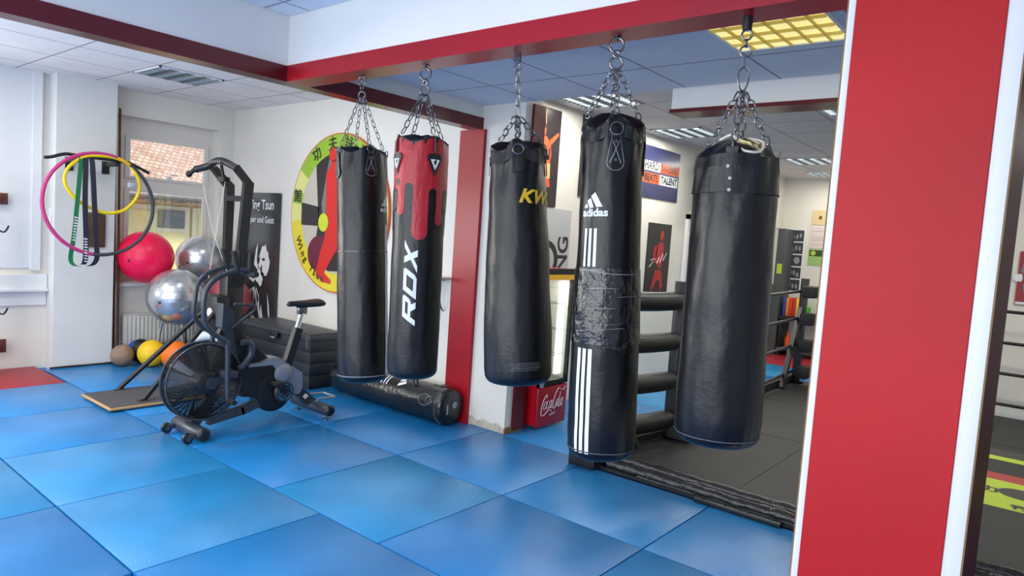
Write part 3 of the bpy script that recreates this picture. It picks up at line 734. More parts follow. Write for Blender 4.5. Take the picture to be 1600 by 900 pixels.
flat('yellow_band', arcband(ri, r1, R(188), R(365)), pl, YEL2, .002, t, 'yellow lower band')
flat('green_band', arcband(ri, r1, R(38), R(146)), pl, GRN2, .002, t, 'green upper band')
flat('pale_band', arcband(ri, r1, R(146), R(188), 16), pl, PALE, .002, t)  # glare on the left of the ring, painted as pale yellow
flat('pale_band', arcband(ri, r1, R(5), R(38), 12), pl, PALE, .002, t)
flat('green_patch', arcband(ri, r1, R(162), R(173), 6), pl, GRN2, .0025, t)
flat('centre_field', [circ(0, 0, ri, n=72)], pl, mat('sign_beige', (196, 190, 172), .4, coat=.3), .003, t)
BKS = mat('sign_black', (34, 30, 32), .45, coat=.3)
flat('black_shapes', [[(x, y) for x, y in circ(0, 0, ri, n=20, a0=R(50), a1=R(132))]+[(-.36, .33), (-.30, -.1), (-.34, -.3), (-.28, -.52), (-.1, -.6), (.2, -.58), (.4, -.3), (.42, .3)],
      [(-.62, .10), (-.3, .06), (-.3, -.14), (-.61, -.14)]], pl, BKS, .0035, t)
flat('grey_streak', [[(-.16, .55), (-.05, .5), (-.12, .1), (-.2, -.2), (-.26, .1)]], pl, mat('sign_grey', (120, 118, 116), .4), .0042, t)
flat('maroon_ball', [circ(-.27, -.43, .2, .19)], pl, mat('sign_maroon', (104, 26, 52), .4), .0045, t)
flat('red_figure', [circ(.0, .60, .065, .075, n=16), [(-.10, .40), (.0, .54), (.10, .52), (.26, .40), (.26, .0), (-.08, .0)], [(-.08, .0), (.26, .0), (.24, -.26), (-.08, -.26)],
     [(-.08, -.26), (.24, -.26), (.06, -.46), (-.14, -.40)], [(-.14, -.40), (.06, -.46), (-.06, -.62), (-.20, -.60)], [(-.20, -.60), (-.06, -.62), (.06, -.69), (.06, -.73), (-.08, -.72), (-.20, -.66)]],
     Plane(pl(-.10, 0), pl.u, pl.v, pl.n), mat('sign_red', (216, 36, 28), .4, coat=.3), .005, t, 'red human silhouette')
flat('lime_oval', [circ(-.215, -.10, .085, .095)], pl, mat('sign_lime', (205, 220, 50), .4), .0055, t)
bm = bmesh.new()
for i, ch in enumerate('Wing Tsun'):
    a = R(207+i*5.9); rr = RS*.875
    if ch != ' ': text(bm, pl, ch, .115, rr*math.cos(a), rr*math.sin(a), off=.006, rot=a+PI/2, bold=.002)
link('lettering', bm, BKS, t, smooth=False, label='black Wing Tsun lettering')
bm = bmesh.new()
for ch, a in (('功', 122), ('夫', 99), ('詠', 77), ('春', 57), ('館', 167), ('武', 20)):
    a = R(a); text(bm, pl, ch, .15, RS*.87*math.cos(a), RS*.87*math.sin(a), off=.006, rot=(a-PI/2) if math.sin(a) > .5 else 0, bold=.002)
link('characters', bm, BKS, t, smooth=False, label='black brush characters')

# ------------------------------------------------------------------ black panel leaning beside the window
t = thing('poster_board', 'tall black board with white lettering and white portrait print, beside the window', 'poster', (4.25, 7.28, 0))
pl = WX(4.252, 7.28, .95)
link('board', B(4.255, 4.285, 6.905, 7.655, 0, 1.93, bev=.003), mat('board_black', (44, 46, 48), .3, coat=.3), t)
bm = bmesh.new(); text(bm, pl, 'Wing Tsun', .155, 0, .84, off=.001, bold=.002, sx=.85); text(bm, pl, 'Körper und Geist', .105, -.02, .67, off=.001, bold=.001, sx=.85)
link('lettering', bm, WPR, t, smooth=False)
wf = []
def blob(cx, cy, rx, ry, n=18, j=.3, seed=0):
    rnd = random.Random(seed); return [(cx+rx*math.cos(2*PI*k/n)*(1-j*rnd.random()), cy+ry*math.sin(2*PI*k/n)*(1-j*rnd.random())) for k in range(n)]
wf += [blob(.13, .20, .13, .20, j=.35, seed=1), blob(.05, .02, .10, .12, j=.4, seed=2), [(-.22, .1), (-.12, -.02), (-.02, .0), (-.08, -.06), (-.18, -.02)], [(-.08, .15), (-.05, .33), (-.01, .4), (-.02, .2), (.02, .08)],
       blob(-.08, -.25, .14, .16, j=.4, seed=3), [(-.02, -.1), (.05, -.2), (.09, -.5), (.03, -.36)], [(.1, -.3), (.14, -.42), (.2, -.6), (.22, -.9), (.17, -.86), (.12, -.62), (.07, -.42)],
       [(.22, -.15), (.27, -.3), (.3, -.48), (.25, -.38)], [(-.16, -.4), (-.02, -.46), (.02, -.56), (-.1, -.5)]]
flat('portrait_print', wf, pl, mat('print_offwhite', (214, 214, 208), .5), .0015, t, 'white blotchy portrait print')
flat('portrait_shadows', [blob(.12, .22, .04, .02, seed=5), blob(.08, .1, .02, .07, seed=6), blob(-.1, -.22, .025, .1, j=.6, seed=7), blob(-.03, -.3, .02, .08, j=.6, seed=8), blob(.18, -.7, .015, .12, j=.5, seed=9)], pl, mat('board_black_b', (40, 42, 44), .4), .002, t)

# ------------------------------------------------------------------ storage box
t = thing('storage_box', 'large dark grey plastic storage box with planked sides, behind the bike saddle', 'storage box', (4.06, 6.23, 0))
DG = mat('dark_grey_plastic', (44, 47, 52), .5, bump=.15, bscale=200)
bm = bmesh.new()
for i in range(4): box(bm, 3.875, 4.25, 5.63, 6.84, .02+i*.118, .02+i*.118+.113, bev=.008)
box(bm, 3.885, 4.24, 5.64, 6.83, .0, .48)
link('body', bm, DG, t)
bm = B(3.85, 4.262, 5.605, 6.865, .485, .535, bev=.012); box(bm, 3.87, 4.25, 5.63, 6.84, .53, .55, bev=.008)
link('lid', bm, mat('dark_grey_lid', (62, 65, 70), .45, bump=.2, bscale=160), t, label='slightly lighter grey lid')
bm = B(3.835, 3.86, 6.15, 6.31, .44, .50, bev=.006)
l_ = link('latch', bm, BLK, t)
link('latch_plate', B(3.828, 3.838, 6.19, 6.27, .43, .45, bev=.002), SILV, l_)

# ------------------------------------------------------------------ folding wall shelf
t = thing('wall_shelf', 'white folding wall shelf between the red-topped bag and the red strip', 'shelf', (4.3, 4.5, 1.2))
link('board', B(4.05, 4.30, 4.19, 4.75, 1.215, 1.235, bev=.004), MTRIMW, t)
link('bracket', T([(4.29, 4.27, .93), (4.27, 4.27, .95), (4.16, 4.27, 1.2), (4.29, 4.27, 1.205)], .007, 8), STEEL, t)

# ------------------------------------------------------------------ radiator, sticks, balls
t = thing('radiator', 'white ribbed panel radiator on the wall under the window', 'radiator', (3.5, 7.95, .14))
bm = B(3.06, 4.0, 7.90, 7.95, .15, .49, bev=.006)
for i in range(22): x = 3.08+i*.0425; box(bm, x, x+.022, 7.893, 7.91, .17, .47, bev=.004, seg=1)
link('panel', bm, mat('radiator_enamel', (214, 212, 204), .4), t)
link('top_grille', B(3.055, 4.005, 7.89, 7.96, .485, .50, bev=.003), mat('radiator_top', (200, 198, 190), .5), t)
link('valve_pipe', T([(3.05, 7.93, .2), (3.03, 7.93, .18), (3.03, 7.93, .0)], .01, 8), MTRIMW, t)
WD = mat('brown_wood', (112, 70, 42), .5, var=.3, vscale=8)
for i, (x, lab) in enumerate(((2.955, 'thin dark brown pole standing in the pillar corner, left one'), (2.985, 'brown wooden pole standing by the window edge, right one of two'))):
    single('wooden_pole', T([(x+.01, 7.90-.03*i, .0), (x-.012+.01*i, 7.93, 2.69)], .009+.004*i, 10), WD if i else mat('dark_wood', (66, 44, 32), .5), lab, 'pole', 'wooden poles in the pillar corner')
def gball(name, c, r, m, label, bands=True, group='gym balls by the window', cat='exercise ball'):
    c = Vector(c); bm = bmesh.new(); prof = []
    n = 60
    for i in range(n+1):
        a = PI*i/n; rr = r*(1+(.004*math.cos(a*44) if bands and .5 < a < 2.64 else 0)); prof.append((rr*math.sin(a), -rr*.985*math.cos(a)))
    prof[0] = (0, prof[0][1]); prof[-1] = (0, prof[-1][1])
    lathe(bm, prof, (0, 0, 0), axis=(.3, .5, .8), seg=48)
    o = tagp(link(name, bm, m), label, cat, group); o.location = c
    bm = L([(0, r*.97), (.012, r*.97), (.012, r+.004), (.006, r+.006), (0, r+.006)], (0, 0, 0), axis=(-.75, -.5, -.1), seg=12)
    pg = link('plug', bm, BLK if m is not None else m, None); pg.parent = o
    return o
SB = mat('silver_ball_vinyl', (200, 202, 204), .24, metal=.75)
gball('exercise_ball', (3.245, 7.84, 1.130), .284, mat('hot_pink_vinyl', (250, 18, 80), .35), 'glossy hot pink exercise ball resting on the window sill')
gball('exercise_ball', (3.87, 7.86, 1.112), .277, SB, 'silver exercise ball on the window sill, behind and above the other silver one')
gball('exercise_ball', (3.41, 7.435, .728), .305, SB, 'larger silver exercise ball in front, on a chrome stand above the medicine balls')
gball('exercise_ball', (3.975, 7.40, .69), .25, mat('dusty_pink_vinyl', (196, 92, 104), .45, var=.12, vscale=6), 'dull pink exercise ball half hidden behind the tower machine')
t = thing('ball_stand', 'chrome tube stand holding the larger silver exercise ball', 'stand', (3.45, 7.45, 0))
bm = ring(bmesh.new(), (3.42, 7.445, .462), (0, 0, 1), .14, .011)
link('support_ring', bm, CHROME, t)
for k in range(3):
    a = R(30+120*k); link('leg', T([(3.42+.14*math.cos(a), 7.445+.14*math.sin(a), .462), (3.42+.2*math.cos(a), 7.445+.2*math.sin(a), .0)], .011, 8), CHROME, t)
t = thing('ball_stand', 'low dark stand carrying the dull pink ball behind the machine', 'stand', (4.0, 7.42, 0))
link('support_ring', ring(bmesh.new(), (4.0, 7.42, .47), (0, 0, 1), .12, .012), DSTEEL, t)
for k in range(3):
    a = R(60+120*k); link('leg', T([(4.0+.12*math.cos(a), 7.42+.12*math.sin(a), .47), (4.0+.16*math.cos(a), 7.42+.16*math.sin(a), .0)], .011, 8), DSTEEL, t)
def sball(c, r, cols, label):
    bm = bmesh.new(); sphere(bm, (0, 0, 0), r, 40)
    o = tagp(link('medicine_ball', bm, cols[0]), label, 'medicine ball', 'medicine balls on the floor by the radiator'); o.location = c
    if len(cols) > 1:
        for k, m in enumerate(cols[1:]):
            bm = bmesh.new(); sphere(bm, (0, 0, 0), r*1.004, 40)
            lo = -.25 if k == 0 else .25
            ax = Vector((.635, -.77, 0))
            bmesh.ops.delete(bm, geom=[v for v in bm.verts if not (v.co.dot(ax)/r > lo)], context='VERTS')
            p_ = link('coloured_panel', bm, m); p_.parent = o
    return o
VB = mat('blue_rubber', (30, 84, 160), .5); VY = mat('yellow_rubber', (240, 196, 20), .5); VO = mat('orange_rubber', (240, 116, 20), .5); VK = mat('black_rubber', (24, 24, 26), .6); VT = mat('tan_leather', (150, 122, 100), .6, var=.15, vscale=14)
sball((2.93, 7.58, .112), .112, [VT], 'small worn tan medicine ball nearest the white pillar')
sball((3.155, 7.70, .125), .125, [VB, VK], 'blue and black medicine ball beside the tan ball')
sball((3.16, 7.42, .14), .14, [VY], 'yellow medicine ball between the blue and orange balls')
sball((3.30, 7.17, .147), .147, [VO], 'orange medicine ball closest to the fan bike')
t = single('floor_cushion', (lambda b: b)(lathe(bmesh.new(), [(0, 0), (.15, 0), (.17, .02), (.17, .05), (.14, .08), (0, .085)], (3.2, 7.28, 0), seg=32)), VK, 'flat black base pad under the yellow and orange balls', 'pad') if False else None
t = thing('curved_pad', 'curved black and white pad standing on the floor behind the bike fan', 'pad', (3.5, 6.85, 0))
bm = bmesh.new(); pts = [(3.5+.15*math.cos(a), 6.85-.12*math.cos(a), .22+.16*math.sin(a)) for a in [PI*k/10 for k in range(11)]]
tube(bm, [(pts[0][0], pts[0][1], .0)]+pts+[(pts[-1][0], pts[-1][1], 0)], .055, 12); link('pad', bm, BLK, t)
bm = bmesh.new(); tube(bm, [(p[0]-.02, p[1]-.02, p[2]+.012) for p in pts[3:9]], .048, 12); link('white_cover', bm, WPR, t)

# ------------------------------------------------------------------ tower machine with platform
t = thing('ski_machine', 'tall black pull-cord tower machine with platform board, behind the fan bike', 'exercise machine', (3.1, 6.12, 0))
def bar(bm, a, b, w, d, up_=(0, 1, 0)):
    """flat bar from a to b, w across in the plane, d along up_"""
    a, b = Vector(a), Vector(b); ax = (b-a).normalized(); n = Vector(up_).normalized(); s = ax.cross(n).normalized()
    vs = [bm.verts.new(p+s*i*w/2+n*j*d/2) for p in (a, b) for i, j in ((-1, -1), (1, -1), (1, 1), (-1, 1))]
    for f in ((0, 1, 2, 3), (7, 6, 5, 4), (0, 4, 5, 1), (1, 5, 6, 2), (2, 6, 7, 3), (3, 7, 4, 0)): bm.faces.new([vs[i] for i in f])
    return bm
def prismXZ(bm, pts, y0, y1):
    a = [bm.verts.new((x, y0, z)) for x, z in pts]; b = [bm.verts.new((x, y1, z)) for x, z in pts]; n = len(pts)
    fs = [bm.faces.new(a), bm.faces.new(b[::-1])]
    for i in range(n): bm.faces.new((a[i], b[i], b[(i+1) % n], a[(i+1) % n]))
    bmesh.ops.triangulate(bm, faces=fs)
    return bm
prismXZ(bm := bmesh.new(), [(3.165, 2.065), (3.215, 2.095), (3.395, 1.935), (3.40, 1.8), (3.39, 1.1), (3.32, 1.1), (3.32, 1.9)], 6.28, 6.335)
link('rear_post', bm, BLKM, t, smooth=False)
bm = bmesh.new()
bar(bm, (3.215, 5.945, 2.085), (3.355, 5.945, 1.94), .06, .05)
bar(bm, (3.345, 5.945, 1.96), (3.33, 6.0, 1.30), .09, .05); bar(bm, (3.33, 6.0, 1.32), (3.33, 6.08, .95), .13, .05)
link('front_post', bm, BLKM, t, smooth=False)
link('column', B(3.235, 3.40, 6.05, 6.2, .03, 1.12, bev=.006), BLKM, t)
link('cross_brace', B(3.31, 3.39, 5.97, 6.30, 1.78, 1.83), BLKM, t); link('cross_brace', B(3.30, 3.39, 6.05, 6.30, .98, 1.12), BLKM, t)
bm = T(smoothpath([(3.22, 5.93, 2.07), (3.17, 6.05, 2.125), (3.14, 6.15, 2.13), (3.12, 6.28, 2.08), (3.06, 6.38, 2.045), (3.02, 6.42, 2.0)], 6), [.032]*25+[.02]*6, 12)
link('arched_handle_bar', bm, BLKM, t)
bm = sphere(bmesh.new(), (3.02, 6.42, 2.0), .03, 16); link('handle_knob', bm, BLK, t)
bm = bmesh.new()
for i in range(7): poly(bm, Plane((3.135, 6.125, 2.118), (.25, -.95, 0), (0, 0, 1), (-.95, -.25, 0)), [(-.09+i*.025, -.01), (-.078+i*.025, -.01), (-.076+i*.025, .012), (-.088+i*.025, .012)], .034)
pass; link('lettering', bm, mat('worn_print', (110, 112, 116), .5), t, smooth=False)
bm = L([(0, -.02), (.055, -.02), (.055, .02), (0, .02)], (3.20, 6.12, 1.97), axis=(0, 0, 1)); tube(bm, [(3.2, 6.12, 1.98), (3.17, 6.12, 2.1)], .015, 8); link('pulley', bm, BLK, t)
CRD = mat('white_cord', (210, 210, 205), .6)
link('cord', T([(3.21, 6.11, 1.95), (3.16, 6.2, 1.3), (3.14, 6.22, 1.05)], .004, 6), CRD, t)
link('cord', T([(3.10, 6.30, 1.9), (3.13, 6.16, 1.5), (3.22, 6.02, 1.1)], .0025, 6), CRD, t)
link('flywheel_housing', B(3.10, 3.235, 5.98, 6.26, .55, .90, bev=.02), BLK, t)
link('monitor', L([(0, 0), (.045, 0), (.045, .006), (0, .006)], (3.098, 5.99+.1, .74), axis=(-1, 0, 0)), WPR, t, label='small round white badge')
pb = link('platform_board', B(2.17, 3.45, 5.83, 6.44, .012, .035, bev=.008), [mat('plywood_edge', (186, 148, 104), .6)], t, label='plywood edged platform board')
link('grip_surface', B(2.185, 3.44, 5.842, 6.428, .034, .040), mat('grip_tape', (72, 72, 76), .8, bump=.3, bscale=200), pb)
bm = bmesh.new()
for q in ((2.25, 5.9), (3.35, 5.9), (2.25, 6.36), (3.35, 6.36)): lathe(bm, [(0, 0), (.02, 0), (.02, .014), (0, .014)], (q[0], q[1], 0), seg=12)
link('rubber_foot', bm, RUB, pb)
link('strut', T([(2.46, 6.42, .045), (3.16, 6.2, .80)], .022, 12), BLKM, t)
link('strut', T([(2.47, 5.93, .045), (3.16, 6.04, .80)], .022, 12), BLKM, t)
link('strut_foot', B(2.42, 2.51, 6.39, 6.43, .04, .047), STEEL, t); link('strut_foot', B(2.42, 2.52, 5.90, 5.96, .04, .047), STEEL, t)

# ------------------------------------------------------------------ fan bike
t = thing('fan_bike', 'charcoal air bike with big caged fan wheel and black saddle, on the left', 'exercise bike', (2.9, 4.92, 0))
YC = 4.92
link('front_stabiliser', L([(0, 0), (.044, 0), (.05, .01), (.05, .42), (.044, .43), (0, .43)], (2.37, 4.68, .06), axis=(0, 1, 0)), GRM, t)
cap = link('end_cap', L([(0, -.012), (.032, -.012), (.046, 0), (0, 0)], (2.37, 4.68, .06), axis=(0, 1, 0)), BLK, t)
for y in (4.73, 5.06):
    wh = link('transport_wheel', L([(0, 0), (.025, 0), (.038, .006), (.038, .034), (.025, .04), (0, .04)], (2.275, y-.02, .043), axis=(0, 1, 0), seg=24), BLK, t)
    bm = L([(0, -.003), (.02, -.003), (.02, 0), (0, 0)], (2.275, y-.02, .043), axis=(0, 1, 0), seg=16); link('wheel_hub', bm, STEEL, wh)
    link('wheel_bracket', B(2.27, 2.34, y-.035, y-.02, .04, .075, bev=.003), GRM, t)
link('rear_stabiliser', L([(0, 0), (.042, 0), (.048, .01), (.048, .52), (.042, .53), (0, .53)], (3.41, 4.63, .085), axis=(0, 1, 0)), GRM, t)
link('end_cap', L([(0, -.014), (.03, -.014), (.044, 0), (0, 0)], (3.41, 4.63, .085), axis=(0, 1, 0)), BLK, t)
for y in (4.69, 5.10): link('levelling_foot', L([(0, 0), (.025, 0), (.025, .01), (.008, .012), (.008, .04), (0, .04)], (3.41, y, 0), seg=16), STEEL, t)
link('lift_handle', T([(3.40, 4.82, .12), (3.42, 4.82, .15), (3.59, 4.82, .14), (3.60, 4.84, .14), (3.60, 4.98, .14), (3.59, 5.0, .14), (3.42, 5.0, .15), (3.40, 5.0, .12)], .010, 8), SILV, t)
bm = bmesh.new(); bar(bm, (2.40, YC, .08), (2.70, YC, .50), .075, .055); bar(bm, (2.70, YC, .48), (2.62, YC, .86), .07, .06)
link('front_fork', bm, GRM, t, smooth=False)
bm = bmesh.new(); text(bm, Plane((2.53, YC-.029, .26), (.58, 0, .81), (-.81, 0, .58), (0, -1, 0)), 'PROTOUR', .055, off=.0015, bold=.001); link('fork_lettering', bm, mat('grey_lettering', (104, 112, 122), .5), t, smooth=False)
bm = bmesh.new(); bar(bm, (2.50, YC-.02, .095), (2.78, YC-.02, .135), .06, .06); bar(bm, (2.76, YC-.02, .13), (3.0, YC-.02, .20), .06, .06)
link('bottom_tube', bm, GRM, t, smooth=False)
bm = bmesh.new(); bar(bm, (3.22, YC, .27), (3.42, YC, .09), .085, .07); link('rear_tube', bm, GRM, t, smooth=False)
bm = bmesh.new(); poly(bm, Plane((3.335, YC-.037, .17), (1, 0, 0), (0, 0, 1), (0, -1, 0)), [(-.03, -.0), (0, .025), (.03, .0), (0, -.025)]); link('sticker', bm, WPR, t, smooth=False)
prismXZ(bm := bmesh.new(), [(2.56, .74), (2.59, .80), (2.65, .82), (3.00, .51), (2.97, .47), (2.85, .47), (2.72, .46), (2.70, .62)], YC-.026, YC+.026)
link('main_frame', bm, BLKM, t, smooth=False)
# body and drive
prismXZ(bm := bmesh.new(), [(2.74, .48), (3.0, .475), (3.08, .40), (3.04, .26), (2.9, .22), (2.75, .25)], YC-.055, YC+.055)
link('drive_housing', bm, BLK, t, smooth=False)
prismXZ(bm := bmesh.new(), [(2.79, .478), (2.80, .50), (2.90, .505), (3.0, .535), (3.05, .53), (3.275, .385), (3.285, .25), (3.255, .205), (3.20, .215), (3.17, .30), (3.10, .35), (3.0, .475)], YC-.065, YC+.065)
link('side_shroud', bm, SILV, t, smooth=False, label='silver side shroud')
link('lower_drum', L([(0, 0), (.13, 0), (.165, .015), (.165, .105), (.13, .12), (0, .12)], (3.03, YC-.060, .255), axis=(0, 1, 0), seg=40), BLK, t)
link('belt_cover', L([(0, 0), (.06, 0), (.075, .01), (.075, .03), (0, .03)], (3.09, YC-.095, .40), axis=(0, 1, 0), seg=32), SILV, t)
for sgn in (-1, 1):
    y = YC+sgn*.085
    dc = link('crank_disc', L([(0, -.012), (.075, -.012), (.088, 0), (.088, .012), (0, .012)], (3.10, y, .25), axis=(0, sgn*-1, 0), seg=36), mat('disc_dark', (44, 48, 54), .4), t)
    bm = bmesh.new(); pl = Plane((3.10, y+sgn*.0135, .25), (-sgn, 0, 0), (0, 0, 1), (0, sgn, 0))
    for k in range(5):
        a = R(18+72*k); poly(bm, pl, [(.058*math.cos(a+q), .058*math.sin(a+q)) for q in (-.42, -.2, .2, .42)]+[(.066*math.cos(a+q), .066*math.sin(a+q)) for q in (.42, .2, -.2, -.42)], .0)
        a += R(36); poly(bm, pl, [(.025*math.cos(a+.06), .025*math.sin(a+.06)), (.025*math.cos(a-.06), .025*math.sin(a-.06)), (.055*math.cos(a-.03), .055*math.sin(a-.03)), (.055*math.cos(a+.03), .055*math.sin(a+.03))], .0)
    link('teal_markings', bm, mat('teal_paint', (40, 150, 180), .4), dc, smooth=False)
    ca = Vector((3.10-sgn*-.09*1, y+sgn*.03, .25+.085*-sgn))
    ca = Vector((2.99, y-.03, .345)) if sgn < 0 else Vector((3.21, y+.03, .155))
    bm = bmesh.new(); bar(bm, (3.10, y+sgn*.025, .25), ca, .035, .018); link('crank_arm', bm, BLK, t, smooth=False)
    link('pedal', B(ca.x-.045, ca.x+.045, ca.y+(sgn*.05)-.04, ca.y+(sgn*.05)+.04, ca.z-.014, ca.z+.014, bev=.006), RUB, t)
# fan: cage, blades, hub
FC = Vector((2.462, YC, .402)); FR = .285
def cage(side):
    bm = bmesh.new(); y = lambda r: YC+side*(.045+.06*(1-(r/FR)**2.2))
    for i in range(24):
        r = .095+(FR-.098)*i/23; ring(bm, (FC.x, y(r), FC.z), (0, 1, 0), r, .0026, 48, 4)
    for k in range(10):
        a = 2*PI*k/10+.2; tube(bm, [(FC.x+r*math.cos(a), y(r), FC.z+r*math.sin(a)) for r in [.09+(FR-.09)*j/6 for j in range(7)]], .0035, 5)
    return bm
cg = link('fan_guard', cage(-1), BLKM, t, label='black concentric wire guard')
link('fan_guard', cage(1), BLKM, t)
bm = bmesh.new()
for y in (YC-.045, YC+.045): ring(bm, (FC.x, y, FC.z), (0, 1, 0), FR, .009, 56, 8)
link('guard_rim', bm, GRM, t)
for k in range(10):
    a = 2*PI*k/10; d = Vector((math.cos(a), 0, math.sin(a))); n = Vector((-math.sin(a), 0, math.cos(a)))
    bm = bmesh.new(); vs = [bm.verts.new(FC+d*r+n*s*w_/2+Vector((0, yy, 0))) for r, w_ in ((.08, .03), (.265, .06)) for s, yy in ((-1, -.025), (1, .025), (1, .029), (-1, -.021))]
    for f in ((0, 1, 2, 3), (7, 6, 5, 4), (0, 4, 5, 1), (1, 5, 6, 2), (2, 6, 7, 3), (3, 7, 4, 0)): bm.faces.new([vs[i] for i in f])
    link('fan_blade', bm, mat('fan_blade_%s' % ('pale' if k in (4, 5) else 'dark'), (196, 200, 202) if k in (4, 5) else (52, 56, 60), .35), t, smooth=False)
hb = link('fan_hub', L([(0, -.118), (.06, -.118), (.085, -.105), (.09, -.07), (.09, .07), (.085, .105), (0, .118)], FC, axis=(0, 1, 0), seg=36), BLK, t)
bm = bmesh.new(); bar(bm, (2.47, YC-.122, .405), (2.62, YC-.10, .43), .06, .014); lathe(bm, [(0, 0), (.045, 0), (.045, .012), (0, .012)], (2.475, YC-.128, .403), axis=(0, 1, 0)); link('hub_arm', bm, GRM, t)
# levers and grips
for sgn, yl in ((-1, 4.72), (1, 5.12)):
    path = [(x_+(.13 if sgn > 0 else 0)*min(1, z_/1.0), y_, z_) for x_, y_, z_ in [(2.56, yl, .27), (2.55, yl, .45), (2.545, yl, .66), (2.53, yl, .72), (2.43, yl, .79), (2.37, yl, .87), (2.355, yl, 1.0), (2.375, yl, 1.11), (2.45, yl, 1.19), (2.60, yl, 1.245), (2.68, yl, 1.235)]]
    gd = .13 if sgn > 0 else 0
    lv = link('lever', T(smoothpath(path, 5), .0185, 12), GRM, t)
    gx, gz, gy = 2.66, 1.245, yl-sgn*.05
    link('grip', T(smoothpath([(2.60+gd, yl, 1.245), (2.585+gd, yl, 1.30), (2.565+gd, yl, 1.385)], 4), .021, 12), RUB, lv)
    link('grip', T([(2.69+gd, yl, 1.235), (2.70+gd, yl, 1.26), (2.70+gd, yl, 1.375)], .021, 12), RUB, lv)
    link('grip', T(smoothpath([(2.66+gd, yl, 1.24), (2.68+gd, yl-sgn*.05, 1.215), (2.70+gd, yl-sgn*-.09, 1.22)], 4), .02, 12), RUB, lv)
    link('lever_pivot', B(2.54, 2.64, min(yl, YC), max(yl, YC), .44, .49, bev=.008), GRM, t)
    link('foot_peg', T([(2.56, yl, .28), (2.56, yl+sgn*.10, .28)], .02, 10), RUB, t)
prismXZ(bm := bmesh.new(), [(2.58, .98), (2.66, .93), (2.675, .84), (2.60, .76), (2.575, .80)], YC-.05, YC+.05); link('console_mount', bm, GRM, t, smooth=False)
link('bottle_holder', T(smoothpath([(2.72, YC-.08, .68), (2.79, YC-.08, .67), (2.80, YC-.08, .58), (2.74, YC-.08, .50), (2.70, YC-.08, .48)], 5), .025, 12), GRM, t)
link('front_rail', T([(2.66, YC-.06, .975), (2.81, YC-.06, .965), (2.84, YC-.06, .945), (2.82, YC-.06, .915), (2.64, YC-.06, .79)], .011, 8), GRM, t)
# saddle
ps = link('seat_post', T([(3.15, YC, .42), (3.29, YC, .88)], .021, 12), CHROME, t)
bm = bmesh.new(); bar(bm, (3.165, YC, .44), (3.26, YC, .75), .065, .055); link('post_sleeve', bm, BLKM, t, smooth=False)
link('clamp_knob', T([(3.27, YC-.03, .70), (3.30, YC-.06, .68), (3.31, YC-.06, .58)], .009, 8), STEEL, t)
bm = bmesh.new(); N1 = 20; rings = []
for i in range(N1+1):
    s_ = i/N1; x = 3.15+.32*s_; wd = .018+.105*(s_**1.1)*(1 if s_ < .85 else (1-((s_-.85)/.15)**2*.45)); hh = .03 if 0 < i < N1 else .015
    zt = .945+.010*s_+.012*max(0, s_-.7)
    if i == 0: wd = .012
    rings.append([bm.verts.new((x, YC+wd*math.cos(a), zt+(hh*math.sin(a) if math.sin(a) > 0 else hh*(1.0 if s_ > .25 else .5)*math.sin(a)))) for a in [2*PI*k/20 for k in range(20)]])
for a, c in zip(rings, rings[1:]):
    for k in range(20): bm.faces.new((a[k], a[(k+1) % 20], c[(k+1) % 20], c[k]))
bm.faces.new(rings[0]); bm.faces.new(rings[-1])
link('saddle', bm, mat('saddle_black', (24, 24, 27), .38), t, ang=1.2)
link('saddle_clamp', B(3.25, 3.33, YC-.02, YC+.02, .865, .925, bev=.006), STEEL, t)

# ------------------------------------------------------------------ bar, hoops and bands on the pillar
t = thing('pull_up_bar', 'black wall-mounted pull-up bar with bent ends on the white pillar', 'pull-up bar', (2.62, 7.78, 2.0))
link('bar', T(smoothpath([(2.155, 7.42, 2.06), (2.22, 7.43, 2.075), (2.33, 7.44, 2.115), (2.45, 7.45, 2.115), (2.85, 7.45, 2.105), (2.93, 7.45, 2.09), (3.09, 7.44, 2.02)], 5), .0155, 10), BLKM, t)
for x in (2.47, 2.80):
    br = link('bracket', B(x-.02, x+.02, 7.46, 7.775, 2.055, 2.10, bev=.004), BLKM, t)
    bm = B(x-.035, x+.035, 7.766, 7.78, 1.98, 2.11, bev=.003); link('wall_plate', bm, BLKM, br)
def hoop(name, c, r, tr, specs, label, tiltv=(0, 0), twist=24):
    t = thing(name, label, 'hoop', (c[0], c[1], c[2]-r))
    for nm, m, a0, a1 in specs:
        bm = bmesh.new(); n = max(8, int((a1-a0)/4)); pts = []; rad = []
        for k in range(n+1):
            a = R(a0+(a1-a0)*k/n); pts.append(Vector((c[0]+r*math.cos(a), c[1]+tiltv[0]*math.cos(a)+tiltv[1]*math.sin(a), c[2]+r*math.sin(a)*1.0))); rad.append(tr*(1+.05*math.sin(a*twist)))
        tube(bm, pts, rad, 12); link(nm, bm, m, t)
    return t
HPK = mat('pink_foam', (190, 50, 120), .55, bump=.3, bscale=60); HDK = mat('dark_grey_foam', (58, 64, 70), .55, bump=.3, bscale=60); HY = mat('yellow_plastic', (236, 206, 20), .35)
hoop('hula_hoop', (2.628, 7.40, 1.665), .492, .0175, [('pink_segment', HPK, 72, 262), ('grey_segment', HDK, -98, 58), ('yellow_segment', mat('amber_foam', (238, 180, 30), .5), 57, 73)], 'big weighted hoop, half pink half dark grey, on the pull-up bar', (.0, .02))
t = thing('exercise_tube_loop', 'smaller yellow resistance hoop hanging inside the big hoop', 'hoop', (2.64, 7.42, 1.57))
